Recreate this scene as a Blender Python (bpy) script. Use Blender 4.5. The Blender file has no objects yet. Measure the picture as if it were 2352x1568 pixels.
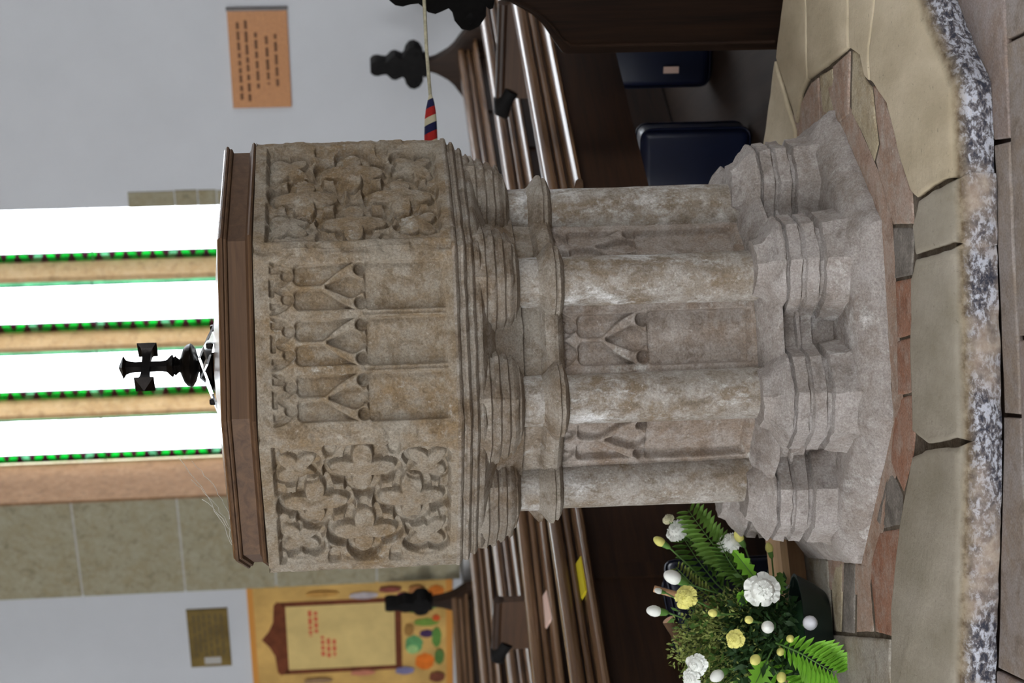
import bpy, bmesh, math, random
import numpy as np
from mathutils import Vector, Matrix, noise

random.seed(7)
rng = np.random.default_rng(7)
scene = bpy.context.scene
COL = scene.collection
R = math.radians

# ------------------------------------------------------------------ camera
# The photograph is stored lying on its side: world "up" points to the picture's left.
CAM_POS = Vector((0.0, -4.1, 1.10))
PITCH, YAW, ROLL = R(5.1), R(0.4), R(2.0)
F_PX = 4045.0
fw = Vector((math.sin(YAW) * math.cos(PITCH), math.cos(YAW) * math.cos(PITCH), -math.sin(PITCH)))
rt0 = fw.cross(Vector((0, 0, 1))).normalized()
up0 = rt0.cross(fw)
rt = rt0 * math.cos(ROLL) - up0 * math.sin(ROLL)
up = up0 * math.cos(ROLL) + rt0 * math.sin(ROLL)
cam_data = bpy.data.cameras.new('camera')
cam = bpy.data.objects.new('camera', cam_data)
COL.objects.link(cam)
cx, cy, cz = -up, rt, -fw
cam.matrix_world = Matrix(((cx.x, cy.x, cz.x, CAM_POS.x), (cx.y, cy.y, cz.y, CAM_POS.y),
                           (cx.z, cy.z, cz.z, CAM_POS.z), (0, 0, 0, 1)))
cam_data.sensor_fit = 'HORIZONTAL'
cam_data.sensor_width = 36.0
cam_data.lens = F_PX / 2352.0 * 36.0
cam_data.clip_start = 0.05
cam_data.dof.use_dof = True
cam_data.dof.focus_distance = 3.66
cam_data.dof.aperture_fstop = 4.8
scene.camera = cam

# ------------------------------------------------------------------ world, lights, exposure
world = bpy.data.worlds.new('overcast_sky')
scene.world = world
world.use_nodes = True
bg = world.node_tree.nodes['Background']
bg.inputs['Color'].default_value = (0.93, 0.97, 1.0, 1)
bg.inputs['Strength'].default_value = 11.0
scene.view_settings.view_transform = 'Standard'
scene.view_settings.look = 'None'
scene.view_settings.gamma = 1.0
scene.view_settings.use_curve_mapping = False
scene.view_settings.exposure = -0.12

# church axes: A runs from the camera towards the window wall, B along that wall (to the left)
EA = Vector((math.sin(R(30)), math.cos(R(30)), 0))
EB = Vector((-math.cos(R(30)), math.sin(R(30)), 0))
ORG = Vector((0, -4.1, 0))
FLOOR_Z = -0.08
WALL_A, BACK_A = 8.6, -5.0
B_MIN, B_MAX = -7.0, 13.0
CEIL_Z = 6.0
def EW(a, b, z=0.0):
    v = ORG + EA * a + EB * b
    return Vector((v.x, v.y, z))

SOUTH_AND_FILL_WINDOWS = [(-5.4, -3.8), (-0.6, 1.0), (3.4, 5.0), (7.4, 9.0)]  # first one is added as frontal fill for the font's right side
SOUTH_POWER = [45.0, 35.0, 125.0, 430.0]
for (b0, b1), pw in zip(SOUTH_AND_FILL_WINDOWS, SOUTH_POWER):
    ld = bpy.data.lights.new('window_and_fill_light', 'AREA')
    ld.shape = 'RECTANGLE'
    ld.size, ld.size_y = b1 - b0, 3.2
    ld.energy = pw
    ld.color = (0.97, 0.99, 1.0)
    lo = bpy.data.objects.new('window_and_fill_light', ld)
    COL.objects.link(lo)
    p = EW(BACK_A + 0.02, (b0 + b1) / 2, 3.2)
    z = -EA; y = Vector((0, 0, 1)); x = y.cross(z)
    lo.matrix_world = Matrix(((x.x, y.x, z.x, p.x), (x.y, y.y, z.y, p.y), (x.z, y.z, z.z, p.z), (0, 0, 0, 1)))

WEST_FILL_WINDOW = (0.6, 2.6)                      # unseen fill window added in the right-hand end wall for the font's right side
ld = bpy.data.lights.new('window_and_fill_light', 'AREA')
ld.shape = 'RECTANGLE'; ld.size, ld.size_y = 2.0, 3.2; ld.energy = 80.0; ld.color = (0.97, 0.99, 1.0)
lo = bpy.data.objects.new('window_and_fill_light', ld)
COL.objects.link(lo)
p = EW((WEST_FILL_WINDOW[0] + WEST_FILL_WINDOW[1]) / 2, B_MIN + 0.02, 3.2)
z = -EB; y = Vector((0, 0, 1)); x = y.cross(z)
lo.matrix_world = Matrix(((x.x, y.x, z.x, p.x), (x.y, y.y, z.y, p.y), (x.z, y.z, z.z, p.z), (0, 0, 0, 1)))

# ------------------------------------------------------------------ helpers
def new_obj(name, me, parent=None, mat=None):
    o = bpy.data.objects.new(name, me)
    COL.objects.link(o)
    if mat is not None and me is not None and not me.materials:
        me.materials.append(mat)
    if parent is not None:
        o.parent = parent
    return o

def tag(o, label=None, cat=None, group=None, kind=None):
    if label: o['label'] = label
    if cat: o['category'] = cat
    if group: o['group'] = group
    if kind: o['kind'] = kind
    return o

def thing(name, label, cat, loc=(0, 0, 0), rz=0.0, group=None):
    o = bpy.data.objects.new(name, None)
    COL.objects.link(o)
    o.empty_display_size = 0.05
    o.location = loc
    o.rotation_euler = (0, 0, rz)
    return tag(o, label, cat, group)

class MB:
    """collects shapes, then links them as one mesh object"""
    def __init__(self):
        self.v, self.f = [], []
    def add(self, verts, faces):
        n = len(self.v)
        self.v += [tuple(p) for p in verts]
        self.f += [tuple(i + n for i in f) for f in faces]
        return self
    def box(self, c, s, rot=None):
        vs = []
        for dz in (-.5, .5):
            for dx, dy in ((-.5, -.5), (.5, -.5), (.5, .5), (-.5, .5)):
                p = Vector((dx * s[0], dy * s[1], dz * s[2]))
                if rot is not None: p = rot @ p
                vs.append(p + Vector(c))
        return self.add(vs, [(3, 2, 1, 0), (4, 5, 6, 7), (0, 1, 5, 4), (1, 2, 6, 5), (2, 3, 7, 6), (3, 0, 4, 7)])
    def loft(self, rings, cap=True, closed=True):
        n = len(rings[0]); vs = [p for r in rings for p in r]; fs = []
        for i in range(len(rings) - 1):
            for j in range(n if closed else n - 1):
                k = (j + 1) % n
                fs.append((i * n + j, i * n + k, (i + 1) * n + k, (i + 1) * n + j))
        if cap:
            fs.append(tuple(range(n - 1, -1, -1)))
            fs.append(tuple((len(rings) - 1) * n + j for j in range(n)))
        return self.add(vs, fs)
    def lathe(self, prof, n=24, c=(0, 0), sx=1, sy=1):
        rings = [[(c[0] + r * sx * math.cos(2 * math.pi * j / n), c[1] + r * sy * math.sin(2 * math.pi * j / n), z)
                  for j in range(n)] for z, r in prof]
        return self.loft(rings)
    def tube(self, path, rad, n=8):
        path = [Vector(p) for p in path]
        if not hasattr(rad, '__len__'): rad = [rad] * len(path)
        rings = []
        t0 = (path[1] - path[0]).normalized()
        ref = Vector((0, 0, 1)) if abs(t0.z) < .9 else Vector((1, 0, 0))
        u = t0.cross(ref).normalized()
        for i, p in enumerate(path):
            t = (path[min(i + 1, len(path) - 1)] - path[max(i - 1, 0)]).normalized()
            u = (u - t * u.dot(t)).normalized(); w = t.cross(u)
            rings.append([p + (u * math.cos(2 * math.pi * j / n) + w * math.sin(2 * math.pi * j / n)) * rad[i] for j in range(n)])
        return self.loft(rings)
    def build(self, name, mat, parent=None, smooth=None, rough=0.0, rs=40.0):
        me = bpy.data.meshes.new(name)
        vs = self.v
        if rough:
            vs = [tuple(Vector(p) + rough * (noise.noise_vector(Vector(p) * rs) + .5 * noise.noise_vector(Vector(p) * rs * 2.7))) for p in vs]
        me.from_pydata(vs, [], self.f)
        me.update()
        if smooth is not None:
            me.shade_smooth()
            me.set_sharp_from_angle(angle=R(smooth))
        return new_obj(name, me, parent, mat)

def octa(a, z, rot=0.0, sub=1, c=(0, 0), n=8):
    """ring of an octagon with apothem a, a face normal pointing to -Y turned by rot"""
    Rr = a / math.cos(math.pi / n); pts = []
    cs = [(-math.pi / 2 + rot + math.pi / n + 2 * math.pi * k / n) for k in range(n)]
    for k in range(n):
        p = Vector((math.cos(cs[k]), math.sin(cs[k]))) * Rr
        q = Vector((math.cos(cs[(k + 1) % n]), math.sin(cs[(k + 1) % n]))) * Rr
        for i in range(sub):
            r = p.lerp(q, i / sub)
            pts.append((c[0] + r.x, c[1] + r.y, z))
    return pts

def octa_loft(prof, sub=1, rot=0.0, c=(0, 0), cap=True):
    return MB().loft([octa(a, z, rot, sub, c) for z, a in prof], cap)

def copy_part(o, parent, rz=0.0):
    c = o.copy(); COL.objects.link(c); c.parent = parent
    c.rotation_euler = (0, 0, o.rotation_euler.z + rz)
    return c

def copy_tree(o, parent=None):
    c = o.copy(); COL.objects.link(c); c.parent = parent
    for ch in list(o.children):
        copy_tree(ch, c)
    return c

def extrude_poly(poly, z0, z1):
    n = len(poly)
    vs = [(x, y, z0) for x, y in poly] + [(x, y, z1) for x, y in poly]
    fs = [tuple(range(n - 1, -1, -1)), tuple(range(n, 2 * n))] + [(i, (i + 1) % n, n + (i + 1) % n, n + i) for i in range(n)]
    return vs, fs

# ------------------------------------------------------------------ materials
def srgb(r, g, b):
    def f(c):
        c /= 255.0
        return c / 12.92 if c <= .04045 else ((c + .055) / 1.055) ** 2.4
    return (f(r), f(g), f(b), 1)

def nodes_of(name):
    m = bpy.data.materials.new(name); m.use_nodes = True
    nt = m.node_tree
    return m, nt, nt.nodes['Principled BSDF']

def N(nt, t, **kw):
    n = nt.nodes.new(t)
    for k, v in kw.items(): setattr(n, k, v)
    return n

def coords(nt, scale=(1, 1, 1), space='pos'):
    mp = N(nt, 'ShaderNodeMapping'); mp.inputs['Scale'].default_value = scale
    if space == 'pos':
        g = N(nt, 'ShaderNodeNewGeometry'); nt.links.new(g.outputs['Position'], mp.inputs['Vector'])
    else:
        g = N(nt, 'ShaderNodeTexCoord'); nt.links.new(g.outputs['Object'], mp.inputs['Vector'])
    return mp.outputs['Vector']

def noise_tex(nt, vec, scale, detail=6, rough=.6, dist=0.0):
    n = N(nt, 'ShaderNodeTexNoise')
    n.inputs['Scale'].default_value = scale; n.inputs['Detail'].default_value = detail
    n.inputs['Roughness'].default_value = rough; n.inputs['Distortion'].default_value = dist
    nt.links.new(vec, n.inputs['Vector'])
    return n.outputs['Fac']

def ramp(nt, fac, stops):
    r = N(nt, 'ShaderNodeValToRGB')
    e = r.color_ramp.elements
    e[0].position, e[0].color = stops[0]
    e[1].position, e[1].color = stops[-1]
    for p, c in stops[1:-1]:
        x = e.new(p); x.color = c
    nt.links.new(fac, r.inputs['Fac'])
    return r.outputs['Color']

def mix(nt, fac, a, b, mode='MIX'):
    m = N(nt, 'ShaderNodeMix', data_type='RGBA', blend_type=mode)
    if isinstance(fac, (int, float)): m.inputs[0].default_value = fac
    else: nt.links.new(fac, m.inputs[0])
    for i, v in ((6, a), (7, b)):
        if isinstance(v, tuple): m.inputs[i].default_value = v
        else: nt.links.new(v, m.inputs[i])
    return m.outputs[2]

def bump(nt, bs, h, strength=.4, dist=.01):
    b = N(nt, 'ShaderNodeBump'); b.inputs['Strength'].default_value = strength; b.inputs['Distance'].default_value = dist
    nt.links.new(h, b.inputs['Height']); nt.links.new(b.outputs['Normal'], bs.inputs['Normal'])

W1, K0 = (1, 1, 1, 1), (0, 0, 0, 1)
def stone_mat(name, grey, brown, pale, white=.62, wscale=9.0, bs_=.35, streak=(1, 1, 1), wcol=(205, 205, 200)):
    m, nt, bs = nodes_of(name)
    v = coords(nt); vs = coords(nt, streak)
    c = mix(nt, ramp(nt, noise_tex(nt, vs, 7, 7, .62, .4), [(.38, K0), (.62, W1)]), srgb(*grey), srgb(*brown))
    c = mix(nt, ramp(nt, noise_tex(nt, v, 26, 8, .7), [(.45, K0), (.72, W1)]), c, srgb(*pale))
    c = mix(nt, ramp(nt, noise_tex(nt, vs, wscale, 10, .75, .2), [(white, K0), (white + .13, W1)]), c, srgb(*wcol))
    c = mix(nt, ramp(nt, noise_tex(nt, vs, 19, 6, .7, .5), [(.52, K0), (.66, (.75, .75, .75, 1))]), c, srgb(*[k * .84 for k in brown]))
    c = mix(nt, ramp(nt, noise_tex(nt, v, 75, 6, .75), [(.60, K0), (.70, (.8, .8, .8, 1))]), c, srgb(*[min(255, k * 1.1) for k in pale]))
    sp = noise_tex(nt, v, 230, 4, .7)
    c = mix(nt, ramp(nt, sp, [(.3, (.72, .70, .68, 1)), (.6, W1)]), c, c) if False else mix(nt, .55, c, mix(nt, 1.0, c, ramp(nt, sp, [(.30, (.42, .40, .38, 1)), (.66, (1.38, 1.38, 1.38, 1))]), 'MULTIPLY'))
    nt.links.new(c, bs.inputs['Base Color'])
    bs.inputs['Roughness'].default_value = .9
    bs.inputs['Specular IOR Level'].default_value = .2
    bump(nt, bs, noise_tex(nt, v, 120, 8, .75), bs_, .006)
    return m

def wood_mat(name, c1, c2, rough=.4, axis='x', scale=1.0, spec=.5, space='obj'):
    m, nt, bs = nodes_of(name)
    s = {'x': (1.2, 22, 22), 'y': (22, 1.2, 22), 'z': (22, 22, 1.2)}[axis]
    v = coords(nt, tuple(k * scale for k in s), space)
    f = noise_tex(nt, v, 2.2, 6, .65, .6)
    c = ramp(nt, f, [(.3, srgb(*c1)), (.7, srgb(*c2))])
    nt.links.new(c, bs.inputs['Base Color'])
    bs.inputs['Roughness'].default_value = rough
    bs.inputs['Specular IOR Level'].default_value = spec
    bump(nt, bs, f, .12, .004)
    return m

def plain_mat(name, col, rough=.6, spec=.4, var=0.0, scale=20, metallic=0.0, bmp=0.0, bscale=80):
    m, nt, bs = nodes_of(name)
    v = coords(nt, space='obj')
    if var:
        c = srgb(*col)
        a = tuple(x * (1 - var) for x in c[:3]) + (1,); b = tuple(min(1, x * (1 + var)) for x in c[:3]) + (1,)
        nt.links.new(ramp(nt, noise_tex(nt, v, scale, 5, .6), [(.3, a), (.7, b)]), bs.inputs['Base Color'])
    else:
        bs.inputs['Base Color'].default_value = srgb(*col)
    bs.inputs['Roughness'].default_value = rough
    bs.inputs['Specular IOR Level'].default_value = spec
    bs.inputs['Metallic'].default_value = metallic
    if bmp: bump(nt, bs, noise_tex(nt, v, bscale, 6, .6), bmp, .004)
    return m

def glass_mat(name, tint, gloss=.08):
    m = bpy.data.materials.new(name); m.use_nodes = True
    nt = m.node_tree; nt.nodes.clear()
    out = N(nt, 'ShaderNodeOutputMaterial'); tr = N(nt, 'ShaderNodeBsdfTransparent'); gl = N(nt, 'ShaderNodeBsdfGlossy')
    mx = N(nt, 'ShaderNodeMixShader'); mx.inputs[0].default_value = gloss
    v = coords(nt)
    lo = tuple(t * .72 for t in tint[:3]) + (1,)
    nt.links.new(ramp(nt, noise_tex(nt, v, 9, 4, .6), [(.35, lo), (.6, tint)]), tr.inputs['Color'])
    gl.inputs['Roughness'].default_value = .15
    nt.links.new(tr.outputs[0], mx.inputs[1]); nt.links.new(gl.outputs[0], mx.inputs[2]); nt.links.new(mx.outputs[0], out.inputs[0])
    return m

M = {}
M['bowl'] = stone_mat('bowl_limestone', (147, 137, 123), (135, 114, 87), (164, 155, 142), .60, 7.0, .5)
M['shaft'] = stone_mat('limewashed_shaft', (158, 151, 143), (132, 117, 99), (186, 181, 176), .53, 6.0, .4, (1.6, 1.6, .9), (220, 220, 219))
M['base'] = stone_mat('weathered_base_stone', (164, 157, 153), (148, 138, 131), (180, 174, 171), .58, 8.0, .5, wcol=(212, 210, 208))
M['mould'] = stone_mat('brownish_moulding_stone', (146, 137, 126), (122, 104, 84), (168, 160, 150), .60, 8.0, .45)
M['panel'] = stone_mat('warm_stem_panel_stone', (154, 144, 136), (138, 122, 108), (172, 164, 158), .60, 8.0, .45)
M['plaster'] = plain_mat('white_limewash_plaster', (192, 194, 198), .9, .15, .03, 2.5, 0, .1, 30)
M['ashlar'] = stone_mat('greenish_ashlar', (148, 142, 120), (140, 130, 104), (158, 153, 134), .72, 3.0, .2)
M['ashlar_pale'] = stone_mat('pale_pier_base', (172, 172, 172), (164, 162, 158), (182, 182, 184), .72, 3.0, .2)
M['mullion'] = stone_mat('sandy_mullion_stone', (206, 174, 130), (194, 160, 116), (214, 186, 146), .8, 3.0, .2)
M['joint'] = plain_mat('pale_lime_mortar', (168, 164, 156), .95, .1, .1)
M['oak'] = wood_mat('brown_oak_cover', (74, 54, 40), (104, 78, 56), .55, 'x', 1.0, .25)
M['oak_top'] = wood_mat('polished_cover_top', (92, 66, 46), (122, 92, 64), .22, 'x', 1.0, .6)
M['pew'] = wood_mat('dark_pew_oak', (38, 25, 17), (66, 44, 29), .38, 'x', 1.0, .5)
M['pew_rail'] = wood_mat('worn_pew_rail', (92, 66, 46), (134, 104, 78), .22, 'x', 1.0, .9)
M['pew_end'] = wood_mat('blackened_pew_end', (30, 22, 18), (56, 39, 28), .6, 'z', 1.0, .2)
M['pew_head'] = plain_mat('blackened_carved_oak', (20, 19, 19), .7, .12, .3, 30, 0, .3, 60)
M['iron'] = plain_mat('black_iron', (30, 26, 24), .32, .5, .35, 40, .85, .2, 120)
M['plate'] = plain_mat('bright_worn_plate', (205, 205, 205), .16, .6, .1, 30, 1.0)
M['vinyl'] = plain_mat('navy_vinyl', (13, 21, 45), .34, .5, .15, 12, 0, .08, 30)
M['clear'] = glass_mat('clear_leaded_glass', (.97, .98, 1.0, 1), .03)
M['green_glass'] = glass_mat('green_glass', (.03, .35, .10, 1), .02)
M['green_pale_glass'] = glass_mat('pale_green_glass', (.17, .335, .235, 1), .02)
M['maroon_glass'] = glass_mat('maroon_glass', (.105, .032, .068, 1), .02)
M['lead'] = plain_mat('lead_came', (60, 60, 62), .6, .4)
M['ceiling'] = wood_mat('ceiling_boards', (110, 92, 74), (140, 120, 98), .7, 'y', .5, .2, 'pos')

# ================================================================== SETTING
def wall_boxes(a0, a1, b0, b1, z0, z1, holes):
    """boxes in the church frame leaving rectangular holes (b0, b1, z0, z1)"""
    mb = MB()
    rot = Matrix((EA, EB, Vector((0, 0, 1)))).transposed()
    def put(b_0, b_1, z_0, z_1):
        if b_1 - b_0 < 1e-4 or z_1 - z_0 < 1e-4: return
        c = EW((a0 + a1) / 2, (b_0 + b_1) / 2, (z_0 + z_1) / 2)
        mb.box(c, (abs(a1 - a0), b_1 - b_0, z_1 - z_0), rot)
    cur = b0
    for h in sorted(holes):
        put(cur, h[0], z0, z1); put(h[0], h[1], z0, h[2]); put(h[0], h[1], h[3], z1); cur = h[1]
    put(cur, b1, z0, z1)
    return mb

WIN1 = (3.99, 6.05, 1.25, 4.9)
WIN2 = (0.5, 2.6, 1.25, 4.9)
wall_back = wall_boxes(WALL_A, WALL_A + .5, B_MIN, B_MAX, FLOOR_Z, CEIL_Z, [WIN1, WIN2]).build('wall_back', M['plaster'])
tag(wall_back, 'white limewashed church wall behind the font', kind='structure')
sh = [(b0, b1, 1.6, 4.8) for b0, b1 in SOUTH_AND_FILL_WINDOWS]
wall_front = wall_boxes(BACK_A - .5, BACK_A, B_MIN, B_MAX, FLOOR_Z, CEIL_Z, sh).build('wall_front', M['plaster'])
tag(wall_front, 'white plaster wall with daylight windows and one added fill window behind the camera', kind='structure')
rotE = Matrix((EA, EB, Vector((0, 0, 1)))).transposed()
for nm, b in (('wall_right', B_MIN - .15), ('wall_left', B_MAX + .15)):
    mbw = MB()
    if nm == 'wall_right':
        a0, a1 = WEST_FILL_WINDOW
        for s0, s1, z0_, z1_ in ((BACK_A - .5, a0, -.08, 6.08), (a1, WALL_A + .5, -.08, 6.08), (a0, a1, -.08, 1.6), (a0, a1, 4.8, 6.08)):
            mbw.box(EW((s0 + s1) / 2, b, (z0_ + z1_) / 2), (s1 - s0, .3, z1_ - z0_), rotE)
    else:
        mbw.box(EW((WALL_A + BACK_A) / 2, b, CEIL_Z / 2), (WALL_A - BACK_A + 1, .3, CEIL_Z + .16), rotE)
    o = mbw.build(nm, M['plaster'])
    tag(o, 'white plaster end wall on the %s side of the church' % nm[5:], kind='structure')
o = MB().box(EW((WALL_A + BACK_A) / 2, (B_MIN + B_MAX) / 2, CEIL_Z + .1), (WALL_A - BACK_A + 1, B_MAX - B_MIN + .6, .2), rotE).build('ceiling', M['ceiling'])
tag(o, 'boarded timber church ceiling', kind='structure')

# ---- floor: dark boards under the pews, pale flagstones in front of the step
M['floor'] = wood_mat('dark_floor_boards', (40, 29, 22), (58, 43, 33), .7, 'y', .4, .2, 'pos')
fl = MB().box(EW((WALL_A + BACK_A) / 2, (B_MIN + B_MAX) / 2, FLOOR_Z - .06), (WALL_A - BACK_A + 1, B_MAX - B_MIN + .6, .1), rotE).build('floor', M['floor'])
tag(fl, 'church floor of dark boards and worn pale flagstones', kind='structure')
M['flag'] = stone_mat('worn_beige_flagstone', (152, 143, 139), (144, 130, 118), (160, 152, 149), .70, 3.0, .15)
M['flag_pink'] = stone_mat('worn_pink_flagstone', (150, 139, 137), (146, 129, 119), (160, 151, 149), .70, 3.0, .15)
def rough_slab(poly, z0, z1, bevel=.006, amp=.003, step=.03, outer=None, big=.0):
    """stone slab: outline resampled, arris worn, sides uneven; 'outer' bulges the free front edges"""
    pts = []
    n = len(poly)
    area = sum(poly[i][0] * poly[(i + 1) % n][1] - poly[(i + 1) % n][0] * poly[i][1] for i in range(n))
    if area < 0: poly = poly[::-1]
    nor = []
    for i in range(n):
        p, q = Vector(poly[i]), Vector(poly[(i + 1) % n])
        k = max(1, int((q - p).length / step)); d = (q - p).normalized(); nn = Vector((d.y, -d.x))
        for j in range(k):
            pts.append(p.lerp(q, j / k)); nor.append(nn)
    m = len(pts)
    nrm = [(nor[i] + nor[i - 1]).normalized() if (nor[i] + nor[i - 1]).length > .1 else nor[i] for i in range(m)]
    nf = lambda p, s, o: noise.noise(Vector((p.x * s, p.y * s, o)))
    prof = [(z0, 0, .3), (z0 + (z1 - z0) * .35, .0, 1.), (z1 - (z1 - z0) * .28, .0, 1.), (z1 - bevel * .5, -bevel * .2, .8), (z1 - bevel * .1, -bevel * .8, .7), (z1, -bevel * 1.7, .7)]
    prof_out = [(z0, .012, .6), (z0 + (z1 - z0) * .35, .022, 1.), (z1 - (z1 - z0) * .36, .018, 1.), (z1 - .014, .008, 1.), (z1 - .004, -.006, .8), (z1, -.022, .8)]
    rings = []
    for lv in range(6):
        ring = []
        for i, p in enumerate(pts):
            out = outer and outer(p, nrm[i])
            z, off, w = (prof_out if out else prof)[lv]
            a = (big if out else amp) * w
            d = off + a * (nf(p, 26, lv * 1.7) + .6 * nf(p, 70, 5 + lv * 2.3))
            q = p + nrm[i] * d
            ring.append((q.x, q.y, z + (.0025 * nf(p, 14, 9) if lv > 3 else 0)))
        rings.append(ring)
    return MB().loft(rings)

FLAGS = [[(2.2, -.2), (1.0, -.50), (.66, -1.045), (2.2, -1.045)], [(.98, -.48), (.72, -.70), (.47, -.945), (.36, -.97), (.355, -1.043), (.655, -1.043)],
         [(.35, -.97), (-.14, -.97), (-.14, -1.043), (.347, -1.043)], [(-.148, -.965), (-.21, -.96), (-.62, -.89), (-.62, -1.043), (-.148, -1.043)],
         [(-.628, -.88), (-1.6, -.75), (-1.6, -1.043), (-.628, -1.043)],
         [(1.4, -1.052), (.53, -1.052), (.53, -1.7), (1.4, -1.7)], [(.522, -1.052), (.0, -1.052), (.0, -1.7), (.522, -1.7)],
         [(-.008, -1.052), (-.42, -1.052), (-.42, -1.7), (-.008, -1.7)], [(-.428, -1.052), (-1.4, -1.052), (-1.4, -1.7), (-.428, -1.7)]]
for i, pg in enumerate(FLAGS):
    rough_slab(pg, FLOOR_Z - .012, FLOOR_Z + .002, .003, .0015, .06).build('flagstone', M['flag_pink'] if i % 3 == 1 else M['flag'], fl, 40)

# ---- window 1: four tall lights behind the font cover
GA = WALL_A + .22
win = bpy.data.objects.new('window_1', None); COL.objects.link(win)
tag(win, 'tall four-light window with green and maroon glass borders', kind='structure')
S_ = GA / WALL_A
lights = [(3.93, 4.298), (4.389, 4.722), (4.811, 5.150), (5.235, 5.568)]
lights = [(p * S_, q * S_) for p, q in lights]
mull = []
for i in range(3):
    b0, b1 = lights[i][1], lights[i + 1][0]
    mull.append((b0, b1))
z0w, z1w = 1.25, 4.9
for b0, b1 in mull:
    bm, w = (b0 + b1) / 2, (b1 - b0) * .50
    prof = [(GA - .12, -w * .34), (GA - .09, -w * .52), (GA - .03, -w * 1.02), (GA + .06, -w * 1.02), (GA + .06, w * 1.02), (GA - .03, w * 1.02), (GA - .09, w * .52), (GA - .12, w * .34)]
    rings = [[EW(a, bm + d, z) for a, d in prof] for z in np.linspace(z0w, z1w, 9)]
    MB().loft(rings).build('mullion', M['mullion'], win, 30, .004, 18)
o = MB().box(EW(GA + .0, (WIN1[0] + WIN1[1]) / 2, 1.27), (.44, WIN1[1] - WIN1[0], .05), rotE).build('sill', M['mullion'], win)
BW = .054
def flat_piece(pts, a, th=.004):
    vs = [EW(a, b, z) for b, z in pts] + [EW(a + th, b, z) for b, z in pts]
    n = len(pts)
    return MB().add(vs, [tuple(range(n)), tuple(range(2 * n - 1, n - 1, -1))] + [((i + 1) % n, i, n + i, n + (i + 1) % n) for i in range(n)])
for li, (b0, b1) in enumerate(lights):
    pane = flat_piece([(b0 + BW, z0w), (b1 - BW, z0w), (b1 - BW, z1w), (b0 + BW, z1w)], GA).build('pane', M['clear'], win)
    for z in (2.515, 3.4):
        MB().box(EW(GA - .006, (b0 + b1) / 2, z + .02 * li), (.006, b1 - b0, .006), rotE).build('saddle_bar', M['lead'], win)
    MB().box(EW(GA - .002, b1 - BW, 3.07), (.008, .005, 3.65), rotE).build('lead_came', M['lead'], win)
    MB().box(EW(GA - .002, b0 + BW, 3.07), (.008, .005, 3.65), rotE).build('lead_came', M['lead'], win)
    flat_piece([(b0, z0w), (b0 + BW, z0w), (b0 + BW, z1w), (b0, z1w)], GA).build('border_strip', M['green_pale_glass'], win)
    flat_piece([(b1 - BW, 3.6), (b1, 3.6), (b1, z1w), (b1 - BW, z1w)], GA).build('border_strip', M['green_glass'], win)
    flat_piece([(b1 - BW, z0w), (b1, z0w), (b1, 1.68), (b1 - BW, 1.68)], GA).build('border_strip', M['green_glass'], win)
    # x = 0 at the mullion side (b1), 1 at the clear glass
    P_ = .146
    X = lambda x: b1 - BW * x
    zz = 1.68; k = 0
    while zz < 3.58:
        A = [(X(0), zz), (X(0), zz + .050), (X(1), zz + .065), (X(1), zz + .025)]
        B = [(X(0), zz + .096), (X(0), zz + .146), (X(1), zz + .121), (X(1), zz + .081)]
        G1 = [(X(0), zz + .050), (X(0), zz + .096), (X(1), zz + .081), (X(1), zz + .065)]
        G2 = [(X(0), zz + .146), (X(1), zz + .171), (X(1), zz + .121)]
        for pts, mt in ((A, None), (B, None), (G1, 'maroon_glass'), (G2, 'maroon_glass')):
            if mt is None:
                mt = 'green_pale_glass' if (k * 7 + li * 3) % 5 == 0 else 'green_glass'
                k += 1
            flat_piece(pts, GA, .004).build('quarry', M[mt], win)
        zz += P_
# ---- window 2: unseen next window of the same wall, placed to brighten the right pew rails
win2 = bpy.data.objects.new('window_2', None); COL.objects.link(win2)
tag(win2, 'unseen neighbouring church window placed to brighten the pew rails', kind='structure')
for i in range(5):
    b = WIN2[0] + (WIN2[1] - WIN2[0]) * i / 4
    if 0 < i < 4: MB().box(EW(GA, b, 3.07), (.16, .08, 3.65), rotE).build('mullion', M['mullion'], win2)
    if i < 4: MB().box(EW(GA, b + .2625, 3.07), (.004, .44, 3.65), rotE).build('pane', M['clear'], win2)

# ---- ashlar pier beside the window, block by block
pier = bpy.data.objects.new('trim_1', None); COL.objects.link(pier)
tag(pier, 'tall greenish ashlar pier between the window and the poster', kind='structure')
def pier_block(z0, z1, b0, b1, a0, inset=0.0, splay=.13):
    prof = [(a0, b0 + inset), (a0, b1 - inset), (WALL_A - .002, b1 - inset), (GA + .1, b0 + splay + .002), ]
    vs = [EW(a, b, z) for z in (z0, z1) for a, b in prof]
    return MB().add(vs, [(0, 1, 2, 3), (7, 6, 5, 4), (1, 0, 4, 5), (2, 1, 5, 6), (3, 2, 6, 7), (0, 3, 7, 4)])
zs = [.53, 1.02, 1.60, 2.12, 2.70, 3.25, 3.85, 4.45, 5.1, 5.98]
for i in range(len(zs) - 1):
    pier_block(zs[i] + .006, zs[i + 1] - .006, 5.615, 6.265, WALL_A - .35).build('ashlar_block', M['ashlar'], pier)
    pier_block(zs[i + 1] - .0062, zs[i + 1] + .0062, 5.622, 6.258, WALL_A - .345).build('mortar_joint', M['joint'], pier)
pier_block(.345, .523, 5.60, 6.30, WALL_A - .40, 0, .14).build('pier_base', M['ashlar_pale'], pier)
pier_block(FLOOR_Z, .343, 5.615, 6.265, WALL_A - .33).build('ashlar_block', M['ashlar_pale'], pier)
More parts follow.
